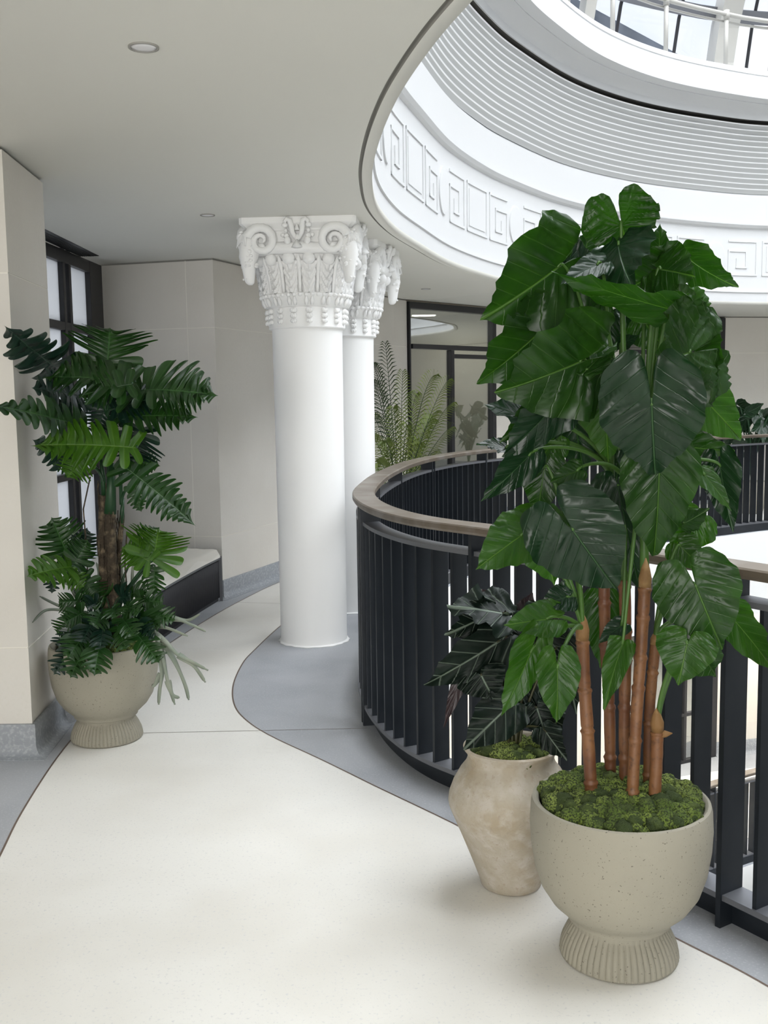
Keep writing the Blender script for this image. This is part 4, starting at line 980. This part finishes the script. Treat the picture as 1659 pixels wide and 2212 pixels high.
# attach px,py | tip px,py | width px | depth of attach, tip | roll | material | cane | lobes | extra
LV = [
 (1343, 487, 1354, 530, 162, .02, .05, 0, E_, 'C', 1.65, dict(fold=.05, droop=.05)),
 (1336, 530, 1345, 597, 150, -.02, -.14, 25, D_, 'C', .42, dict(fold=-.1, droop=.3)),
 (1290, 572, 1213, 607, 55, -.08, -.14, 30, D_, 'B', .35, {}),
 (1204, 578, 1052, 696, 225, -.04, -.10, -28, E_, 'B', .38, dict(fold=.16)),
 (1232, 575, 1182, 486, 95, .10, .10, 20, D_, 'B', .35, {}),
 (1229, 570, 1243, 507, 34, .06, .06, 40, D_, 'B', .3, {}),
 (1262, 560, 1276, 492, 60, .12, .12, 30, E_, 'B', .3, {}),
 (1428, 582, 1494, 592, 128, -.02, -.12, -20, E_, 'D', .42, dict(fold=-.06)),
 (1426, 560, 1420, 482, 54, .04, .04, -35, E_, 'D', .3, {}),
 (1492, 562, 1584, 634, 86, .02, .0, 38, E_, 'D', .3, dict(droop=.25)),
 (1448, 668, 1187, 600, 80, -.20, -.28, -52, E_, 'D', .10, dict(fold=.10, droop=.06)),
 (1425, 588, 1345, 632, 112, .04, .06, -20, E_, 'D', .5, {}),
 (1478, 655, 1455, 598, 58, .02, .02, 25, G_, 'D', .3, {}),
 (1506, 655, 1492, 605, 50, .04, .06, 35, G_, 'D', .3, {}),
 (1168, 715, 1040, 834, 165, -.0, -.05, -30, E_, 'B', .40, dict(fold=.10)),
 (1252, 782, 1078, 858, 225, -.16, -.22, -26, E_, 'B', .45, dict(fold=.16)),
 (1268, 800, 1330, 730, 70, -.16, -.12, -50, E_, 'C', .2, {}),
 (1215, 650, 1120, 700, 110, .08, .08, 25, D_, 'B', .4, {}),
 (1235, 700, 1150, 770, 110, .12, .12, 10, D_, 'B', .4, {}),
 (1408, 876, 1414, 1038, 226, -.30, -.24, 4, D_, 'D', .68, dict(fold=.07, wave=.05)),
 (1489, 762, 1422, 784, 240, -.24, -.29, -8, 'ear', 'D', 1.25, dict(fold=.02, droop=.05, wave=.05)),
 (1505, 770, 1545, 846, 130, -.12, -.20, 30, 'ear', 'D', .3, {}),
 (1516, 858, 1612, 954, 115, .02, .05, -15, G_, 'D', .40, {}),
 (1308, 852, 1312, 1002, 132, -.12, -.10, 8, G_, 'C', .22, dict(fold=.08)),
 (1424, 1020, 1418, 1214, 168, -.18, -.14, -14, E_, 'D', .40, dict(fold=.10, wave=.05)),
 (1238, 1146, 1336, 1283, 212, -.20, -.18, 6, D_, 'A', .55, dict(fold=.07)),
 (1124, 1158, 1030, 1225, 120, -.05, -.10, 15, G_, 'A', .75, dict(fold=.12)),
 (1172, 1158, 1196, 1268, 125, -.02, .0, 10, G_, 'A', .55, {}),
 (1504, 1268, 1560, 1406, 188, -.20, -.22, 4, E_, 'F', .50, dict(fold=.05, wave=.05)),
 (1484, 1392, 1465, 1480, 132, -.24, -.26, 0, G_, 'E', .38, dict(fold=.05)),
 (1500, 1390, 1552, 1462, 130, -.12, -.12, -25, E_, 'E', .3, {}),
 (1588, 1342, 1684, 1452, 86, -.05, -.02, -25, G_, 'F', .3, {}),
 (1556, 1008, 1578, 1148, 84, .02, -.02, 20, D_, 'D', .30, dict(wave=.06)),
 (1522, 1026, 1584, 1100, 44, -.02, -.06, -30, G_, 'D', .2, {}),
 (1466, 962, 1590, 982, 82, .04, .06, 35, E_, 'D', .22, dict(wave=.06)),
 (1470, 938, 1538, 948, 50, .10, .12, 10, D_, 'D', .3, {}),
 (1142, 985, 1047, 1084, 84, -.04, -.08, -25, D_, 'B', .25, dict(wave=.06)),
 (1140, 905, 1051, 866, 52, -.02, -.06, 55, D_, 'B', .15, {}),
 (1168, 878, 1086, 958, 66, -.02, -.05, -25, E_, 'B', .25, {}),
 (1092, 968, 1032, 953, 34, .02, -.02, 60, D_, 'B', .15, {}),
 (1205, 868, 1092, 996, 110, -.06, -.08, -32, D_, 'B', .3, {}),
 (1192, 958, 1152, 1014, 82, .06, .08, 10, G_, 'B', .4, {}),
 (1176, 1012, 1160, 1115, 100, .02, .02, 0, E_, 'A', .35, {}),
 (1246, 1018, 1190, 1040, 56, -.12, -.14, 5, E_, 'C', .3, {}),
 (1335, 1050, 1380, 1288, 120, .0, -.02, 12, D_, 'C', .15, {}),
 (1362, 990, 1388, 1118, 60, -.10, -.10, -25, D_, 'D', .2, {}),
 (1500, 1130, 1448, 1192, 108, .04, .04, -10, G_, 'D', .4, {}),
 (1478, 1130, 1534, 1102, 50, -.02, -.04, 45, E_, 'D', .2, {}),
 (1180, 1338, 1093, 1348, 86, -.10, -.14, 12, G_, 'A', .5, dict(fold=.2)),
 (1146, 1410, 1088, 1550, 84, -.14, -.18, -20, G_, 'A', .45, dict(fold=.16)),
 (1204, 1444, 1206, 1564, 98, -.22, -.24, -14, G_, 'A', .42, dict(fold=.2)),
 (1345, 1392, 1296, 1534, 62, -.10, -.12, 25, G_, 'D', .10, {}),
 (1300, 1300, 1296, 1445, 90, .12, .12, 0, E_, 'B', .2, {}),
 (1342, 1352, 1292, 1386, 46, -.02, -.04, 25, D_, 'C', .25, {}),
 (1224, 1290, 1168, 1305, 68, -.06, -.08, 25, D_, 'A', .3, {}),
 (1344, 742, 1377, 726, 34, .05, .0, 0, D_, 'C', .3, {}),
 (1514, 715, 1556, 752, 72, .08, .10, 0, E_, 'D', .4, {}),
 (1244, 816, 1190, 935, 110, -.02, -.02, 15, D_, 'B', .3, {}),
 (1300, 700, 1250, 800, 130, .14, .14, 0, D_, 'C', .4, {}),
 (1240, 900, 1260, 1030, 120, .12, .12, 10, D_, 'B', .4, {}),
 (1345, 930, 1330, 1050, 140, .10, .10, 0, D_, 'C', .3, {}),
 (1290, 690, 1240, 640, 80, .08, .08, 10, E_, 'C', .3, {}),
 (1455, 850, 1520, 905, 100, .06, .08, 10, E_, 'D', .3, {}),
 (1470, 1180, 1520, 1230, 80, .02, .0, 0, G_, 'F', .3, {}),
 (1395, 700, 1440, 760, 100, .06, .06, 0, E_, 'D', .3, {}),
 (1330, 610, 1270, 640, 60, .10, .12, 20, E_, 'C', .3, {}),
]
for i, (ax, ay, tx, ty, wpx, da, dt, roll, m_, src, lb, kw) in enumerate(LV):
    A, T = at(ax, ay, Y0 + da), at(tx, ty, Y0 + dt)
    W = wpx / FPX * (Y0 + da) / max(.55, math.cos(math.radians(roll)))
    kk = dict(droop=.12, wave=.055, fold=.10); kk.update(kw)
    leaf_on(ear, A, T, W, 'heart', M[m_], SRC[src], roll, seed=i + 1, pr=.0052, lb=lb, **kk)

# ---------------------------------------------------------------- split-leaf plant in the left planter
Y1 = 4.82
spl = empty('split_leaf_plant', (-1.335, Y1, .45), 'split-leaf plant with dark fibrous trunks in the left planter by the stone pilaster', 'plant')
def sch(o): o.matrix_parent_inverse = Matrix.Translation(-spl.location); return o
def trunk(path, r):
    pts = [tuple(at(px, py, Y1 + dy)) for px, py, dy in path]; C = [Vector(tuple(c)) for c in catmull(pts, False, 12)]; n = len(C)
    mb = MB(); mb.tube(C, [r * (1 + .10 * noise.noise(Vector((i * .9, r * 99, 0)))) for i in range(n)], 14); 
    rnd = random.Random(int(r * 9999))
    for i in range(40):                                       # loose fibres
        c = rnd.choice(C); a = rnd.uniform(0, 6.28); d = Vector((math.cos(a), math.sin(a), 0)); mb.tube([c + d * r * .9, c + d * r * 1.15 + Vector((0, 0, .03)), c + d * r * 1.0 + Vector((0, 0, .07))], .0022, 4)
    sch(mb.build('trunk', [M['trunk']], spl)); return C[-1]
t1 = trunk([(232, 1400, 0), (228, 1280, 0), (224, 1180, .02), (226, 1070, .02)], .027)
t2 = trunk([(256, 1400, -.03), (248, 1290, -.03), (240, 1190, -.02), (238, 1110, -.01)], .025)
t3 = trunk([(252, 1300, .04), (256, 1210, .04), (262, 1130, .04)], .013)
for (a, b, r) in ((t1, (218, 985, .0), .012), (t2, (242, 1000, .0), .022), (t2, (235, 900, .02), .012), (t3, (266, 1075, .04), .010)):
    e = at(b[0], b[1], Y1 + b[2]); mb = MB(); mb.tube([a, a * .5 + e * .5, e], [r * 1.3, r, r * .6], 10); sch(mb.build('stem', [M['petiole_dark']], spl))
for (path) in ([(195, 1030, .05), (180, 1100, .06), (188, 1200, .05), (190, 1300, 0)], [(274, 1150, .0), (270, 1220, -.02), (276, 1300, -.04)]):
    mb = MB(); mb.tube([at(px, py, Y1 + d) for px, py, d in path], .0035, 6); sch(mb.build('aerial_root', [M['trunk']], spl))
S1 = {'a': at(232, 900, Y1 + .02), 'b': at(238, 1010, Y1), 'c': at(262, 1090, Y1 + .04), 'd': at(240, 1385, Y1 - .02), 'e': at(222, 1040, Y1)}
s_, sd_, sb_ = 'split', 'split_dark', 'split_bright'
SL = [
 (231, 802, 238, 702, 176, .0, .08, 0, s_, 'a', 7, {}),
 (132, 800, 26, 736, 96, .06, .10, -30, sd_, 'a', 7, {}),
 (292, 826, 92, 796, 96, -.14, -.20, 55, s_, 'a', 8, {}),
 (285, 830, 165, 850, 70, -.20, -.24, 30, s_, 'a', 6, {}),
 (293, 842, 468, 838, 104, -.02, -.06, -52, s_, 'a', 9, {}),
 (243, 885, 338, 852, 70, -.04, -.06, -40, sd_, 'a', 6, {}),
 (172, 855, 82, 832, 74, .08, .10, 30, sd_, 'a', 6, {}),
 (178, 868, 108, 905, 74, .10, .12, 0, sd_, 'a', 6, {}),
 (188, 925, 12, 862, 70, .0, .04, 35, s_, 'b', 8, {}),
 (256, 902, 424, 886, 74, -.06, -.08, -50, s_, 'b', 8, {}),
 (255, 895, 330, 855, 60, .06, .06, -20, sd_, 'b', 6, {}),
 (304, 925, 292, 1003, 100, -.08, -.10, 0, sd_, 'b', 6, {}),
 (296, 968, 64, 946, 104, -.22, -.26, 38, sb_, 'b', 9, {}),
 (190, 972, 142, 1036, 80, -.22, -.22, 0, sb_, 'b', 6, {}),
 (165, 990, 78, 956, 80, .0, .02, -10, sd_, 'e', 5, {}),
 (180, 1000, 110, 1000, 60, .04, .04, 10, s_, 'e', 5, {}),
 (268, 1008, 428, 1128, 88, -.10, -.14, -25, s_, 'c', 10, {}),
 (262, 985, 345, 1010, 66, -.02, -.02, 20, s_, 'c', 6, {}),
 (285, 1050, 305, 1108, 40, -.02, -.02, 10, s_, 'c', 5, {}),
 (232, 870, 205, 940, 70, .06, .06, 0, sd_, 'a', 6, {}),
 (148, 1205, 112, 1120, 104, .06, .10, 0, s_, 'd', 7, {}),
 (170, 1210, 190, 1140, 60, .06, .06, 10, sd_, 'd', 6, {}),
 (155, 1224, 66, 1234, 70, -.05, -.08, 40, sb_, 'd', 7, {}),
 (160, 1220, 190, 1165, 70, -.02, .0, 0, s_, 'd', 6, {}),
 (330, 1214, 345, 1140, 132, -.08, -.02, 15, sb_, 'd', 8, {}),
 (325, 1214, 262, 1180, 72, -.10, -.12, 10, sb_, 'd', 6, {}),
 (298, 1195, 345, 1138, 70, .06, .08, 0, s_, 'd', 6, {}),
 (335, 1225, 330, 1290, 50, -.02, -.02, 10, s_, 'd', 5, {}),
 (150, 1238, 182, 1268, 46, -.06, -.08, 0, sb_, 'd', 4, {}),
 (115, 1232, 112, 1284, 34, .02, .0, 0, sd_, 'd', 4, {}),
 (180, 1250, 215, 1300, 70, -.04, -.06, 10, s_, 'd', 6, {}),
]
for i, (ax, ay, tx, ty, wpx, da, dt, roll, m_, src, lo, kw) in enumerate(SL):
    lim = lambda px, y: min(y, 1.53 * FPX / max(1, 829 - px)) if px < 125 else y
    A, T = at(ax, ay, lim(ax, Y1 + da)), at(tx, ty, lim(tx, Y1 + dt)); W = 1.22 * wpx / FPX * (Y1 + da) / max(.6, math.cos(math.radians(roll)))
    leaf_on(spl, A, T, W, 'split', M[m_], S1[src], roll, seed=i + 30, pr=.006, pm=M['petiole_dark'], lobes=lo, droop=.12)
rnd = random.Random(11)
tips = [(116, 1458, -.1), (152, 1462, -.18), (204, 1456, -.24), (175, 1385, -.22), (126, 1400, -.12), (125, 1302, -.02), (140, 1345, -.12), (290, 1370, -.25), (343, 1428, -.16), (378, 1338, -.08), (318, 1276, .02), (250, 1330, -.2),
        (190, 1310, -.1), (300, 1320, -.15), (352, 1300, -.02), (120, 1370, .0), (215, 1400, -.26), (160, 1290, .06), (330, 1380, -.18), (270, 1400, -.26), (205, 1350, -.22), (345, 1355, -.1), (225, 1290, -.08), (280, 1290, -.06), (148, 1420, -.16)]
root = at(238, 1400, Y1 - .02)
for i, (tx, ty, d) in enumerate(tips):
    T = at(tx, ty, Y1 + d - (.17 if ty > 1415 else .07)); A = root * .42 + T * .58 + Vector((0, 0, .10)); W = rnd.uniform(.12, .165)
    leaf_on(spl, A, T, W, 'split', M[rnd.choice([s_, s_, sd_])], root + Vector((rnd.uniform(-.05, .05), rnd.uniform(-.05, .05), -.02)), rnd.uniform(-20, 20), seed=90 + i, pr=.003, pm=M['petiole_dark'], lobes=5, droop=.10, core=.20, skew=.6)
# grey staghorn fronds
stg = empty('staghorn_fern', (-1.2, Y1 - .05, .52), 'grey-green staghorn fern hanging over the right rim of the left planter', 'fern')
def frond(path, w0, w1, name='frond'):
    pts = [at(px, py, lim(px + 20, Y1 + d)) for px, py, d in path]; C = [Vector(tuple(c)) for c in catmull([tuple(p) for p in pts], False, 8)]; n = len(C); mb = MB()
    vs = []
    for i, c in enumerate(C):
        t = (C[min(i + 1, n - 1)] - C[max(i - 1, 0)]).normalized(); v = (CAMP - c).normalized(); s = t.cross(v).normalized(); q = i / (n - 1)
        w = (w0 * (1 - q) + w1 * q) * (1 if q < .93 else .5) * (1 + .2 * math.sin(q * 9)); tw = math.sin(q * 5) * .5; s2 = (s * math.cos(tw) + v * math.sin(tw))
        vs += [c - s2 * w / 2, c + v * .003, c + s2 * w / 2]
    mb.add(vs, [(i * 3 + j, i * 3 + 3 + j, i * 3 + 4 + j, i * 3 + 1 + j) for i in range(n - 1) for j in range(2)], 0, True)
    o = mb.build(name, [M['stag']], stg); o.matrix_parent_inverse = Matrix.Translation(-stg.location); md = o.modifiers.new('t', 'SOLIDIFY'); md.thickness = .0018
for p in ([(330, 1365, -.12), (355, 1385, -.2), (385, 1415, -.25), (415, 1430, -.26), (450, 1448, -.26)], [(385, 1415, -.25), (420, 1440, -.26), (444, 1474, -.26)], [(352, 1385, -.2), (378, 1430, -.25), (400, 1480, -.26), (408, 1512, -.26)],
          [(340, 1375, -.18), (352, 1420, -.24), (362, 1470, -.26), (378, 1522, -.26)], [(345, 1400, -.22), (350, 1450, -.25), (345, 1490, -.26), (343, 1522, -.26)], [(362, 1470, -.26), (372, 1500, -.26), (388, 1507, -.26)], [(348, 1455, -.25), (335, 1478, -.25), (328, 1482, -.25)]):
    frond(p, .028, .010)
for p in ([(340, 1345, -.05), (380, 1338, -.08), (415, 1350, -.1), (445, 1364, -.1)], [(370, 1335, -.05), (405, 1340, -.08), (432, 1326, -.1)], [(330, 1350, -.05), (365, 1358, -.1), (406, 1374, -.12)],
          [(320, 1330, .0), (338, 1310, .02), (352, 1290, .02)], [(300, 1340, -.02), (330, 1320, -.02), (366, 1318, -.02)], [(200, 1330, .06), (150, 1320, .08), (100, 1318, .08), (70, 1345, .06)], [(160, 1320, .07), (120, 1305, .08), (85, 1288, .08)],
          [(275, 1290, .04), (262, 1230, .04), (276, 1205, .03)], [(290, 1290, .04), (286, 1240, .04), (292, 1200, .03)], [(168, 1290, .05), (150, 1265, .05), (136, 1258, .05)], [(210, 1290, .05), (214, 1240, .05), (208, 1215, .05)]):
    frond(p, .026, .006)

# ---------------------------------------------------------------- veined dark plant in the clay vase
Y2 = 3.27
msk = empty('veined_dark_plant', (.400, Y2, .43), 'dark leafy plant with pale veins in the weathered clay vase', 'plant')
rt = at(1105, 1612, Y2)
ML = [(1086, 1325, 970, 1301, 70, -.06, -.12, 50, 'mask', {}), (1045, 1316, 1030, 1268, 74, .06, .08, 0, 'mask_purple', {}), (1048, 1330, 967, 1376, 66, -.04, -.10, -30, 'mask', {}), (1060, 1345, 1060, 1290, 56, .08, .08, 0, 'mask_purple', {}),
      (1074, 1388, 921, 1487, 86, -.08, -.16, -22, 'mask', {}), (1040, 1460, 1066, 1512, 84, -.12, -.14, 10, 'mask', {}), (1092, 1532, 1003, 1618, 84, -.14, -.20, 0, 'mask', {}), (1008, 1432, 955, 1572, 30, -.06, -.10, 10, 'mask_purple', {}),
      (1150, 1342, 1240, 1446, 70, .04, .02, 15, 'mask', {}), (1214, 1398, 1246, 1544, 70, .04, .0, 0, 'mask', {}), (1150, 1450, 1214, 1596, 100, .02, .0, 0, 'mask', {}), (1180, 1582, 1222, 1644, 48, -.10, -.14, 25, 'mask', {}),
      (1095, 1358, 1076, 1412, 76, .04, .0, 0, 'mask', {}), (1150, 1380, 1190, 1420, 70, .08, .08, 0, 'mask', {}), (1080, 1420, 1040, 1440, 60, .0, .0, 10, 'mask', {}), (1120, 1490, 1080, 1560, 90, .02, .0, 0, 'mask', {}), (1160, 1530, 1180, 1590, 80, -.04, -.06, 0, 'mask', {}), (1130, 1330, 1150, 1280, 40, .1, .1, 0, 'mask_purple', {}), (1190, 1345, 1205, 1328, 30, .05, .05, 0, 'mask_purple', {})]
for i, (ax, ay, tx, ty, wpx, da, dt, roll, m_, kw) in enumerate(ML):
    A, T = at(ax, ay, Y2 + da), at(tx, ty, Y2 + dt); W = 1.3 * wpx / FPX * Y2 / max(.6, math.cos(math.radians(roll)))
    leaf_on(msk, A, T, W, 'heart', M[m_], rt + Vector(((i % 5 - 2) * .012, (i % 3 - 1) * .02, 0)), roll, seed=200 + i, pr=.0035, pm=M['petiole_brown'], lb=.28, droop=.12, wave=.10, fold=.10)

# ---------------------------------------------------------------- palm beyond the columns
Y3 = 10.3
plm = empty('areca_palm', (at(862, 1020, Y3).x, Y3, 0), 'feathery green palm behind the handrail, beside the second column', 'plant')
pb = Vector((plm.location.x, Y3, .42))
mb = MB(); mb.lathe([(.14, 0), (.17, .02), (.2, .2), (.22, .38), (.21, .40), (.19, .40), (.18, .36), (.02, .36)], n=40)
ppt = mb.build('planter', [M['pot']]); ppt.location = (pb.x, pb.y, 0); tag(ppt, 'plain stone-coloured pot under the feathery palm behind the railing', 'planter')
def palm_frond(plant, base, tip, arch, nl, ll, mt, side, thick=.004):
    mid = (base + tip) / 2 + Vector((0, 0, arch)); C = bez(base, base * .45 + mid * .55 + Vector((0, 0, arch * .4)), mid * .5 + tip * .5 + Vector((0, 0, arch * .9)), tip, 26)
    mb = MB(); mb.tube(C, [thick * (1.6 - 1.3 * i / 26) for i in range(27)], 6, 1)
    vs = []; fs = []
    for k in range(nl):
        q = .30 + .70 * k / nl; f = q * 26; i = int(f); p = C[i].lerp(C[min(i + 1, 26)], f - i); t = (C[min(i + 1, 26)] - C[max(i - 1, 0)]).normalized()
        vw = (CAMP - p).normalized(); sd = (t.cross(vw) + side * .25).normalized(); sz = ll * math.sin(PI * (.16 + .80 * (q - .3) / .7)) ** .6
        for s in (-1, 1):
            d = (t * .85 + sd * s * .8 - Vector((0, 0, .18)) + vw * .25).normalized()
            e = p + d * sz; mdl = p + d * sz * .5 + Vector((0, 0, .012)); u = d.cross(Vector((0, 0, 1))).normalized(); u = (u * .5 + t * .6).normalized() * .0075
            b = len(vs); vs += [p - u * .5, p + u * .5, mdl - u, mdl + u, e - Vector((0, 0, .02))]; fs += [(b, b + 1, b + 3, b + 2), (b + 2, b + 3, b + 4)]
    mb.add(vs, fs, 0, True)
    o = mb.build('frond', [M[mt], M['palm_dark']], plant); o.matrix_parent_inverse = Matrix.Translation(-plant.location)
PF = [(832, 738, .1, 'palm_dark', .0), (806, 790, .25, 'palm_dark', .1), (804, 832, .3, 'palm_dark', .2), (944, 812, .35, 'palm', -.2), (972, 818, .2, 'palm', -.1), (982, 868, .2, 'palm', -.2), (948, 886, .2, 'palm', -.3), (980, 921, .15, 'palm', -.3),
      (806, 903, .2, 'palm', .2), (800, 949, .2, 'palm', .0), (935, 905, .2, 'palm', .2), (950, 972, .15, 'palm', -.4), (925, 1008, .2, 'palm', -.4), (870, 800, .1, 'palm', .1), (850, 880, .2, 'palm', -.3), (900, 850, .2, 'palm', .0), (830, 960, .25, 'palm', -.4), (880, 920, .2, 'palm', -.3), (815, 1000, .15, 'palm', -.3), (905, 960, .2, 'palm', .1)]
for (tx, ty, ar, m_, dy) in PF:
    T = at(tx, ty, Y3 + dy); palm_frond(plm, pb, T, ar * .9, 26, .15, m_, Vector((.75, -.55, .25 if tx < 870 else -.1)).normalized() if abs(tx - 860) < 40 else Vector((.25, -.6, .75)).normalized())

# ---------------------------------------------------------------- leafy plant beyond the far railing
Y4 = 13.6
far = empty('broad_leaf_plant', (at(1625, 960, Y4).x, Y4, 0), 'dark broad-leaved plant behind the far railing at the right edge', 'plant')
mb = MB(); mb.lathe([(.13, 0), (.15, .02), (.2, .2), (.2, .42), (.18, .42), (.17, .38), (.02, .38)], n=32)
fp_ = mb.build('planter', [M['pot']]); fp_.location = (far.location.x, Y4, 0); tag(fp_, 'pale pot half hidden behind the far railing at the right edge', 'planter')
rf = Vector((far.location.x, Y4, .42)); rnd = random.Random(5)
FL = [(1560, 905, 1548, 945, 34), (1600, 880, 1640, 902, 42), (1618, 890, 1655, 872, 30), (1612, 905, 1600, 935, 34), (1650, 915, 1625, 930, 30), (1640, 900, 1652, 955, 36), (1588, 925, 1565, 960, 36), (1600, 955, 1580, 975, 30), (1625, 950, 1612, 985, 34), (1660, 930, 1672, 975, 40), (1645, 945, 1635, 975, 30), (1575, 900, 1590, 872, 26), (1670, 890, 1690, 930, 44), (1600, 915, 1620, 935, 30), (1580, 950, 1560, 935, 30)]
for i, (ax, ay, tx, ty, wpx) in enumerate(FL):
    A, T = at(ax, ay, Y4 + rnd.uniform(-.2, .2)), at(tx, ty, Y4 + rnd.uniform(-.25, .1)); W = wpx / FPX * Y4
    leaf_on(far, A, T, W, 'heart', M['ear_dark'], rf, rnd.uniform(-30, 30), seed=300 + i, pr=.008, pm=M['petiole_dark'], lb=.3)
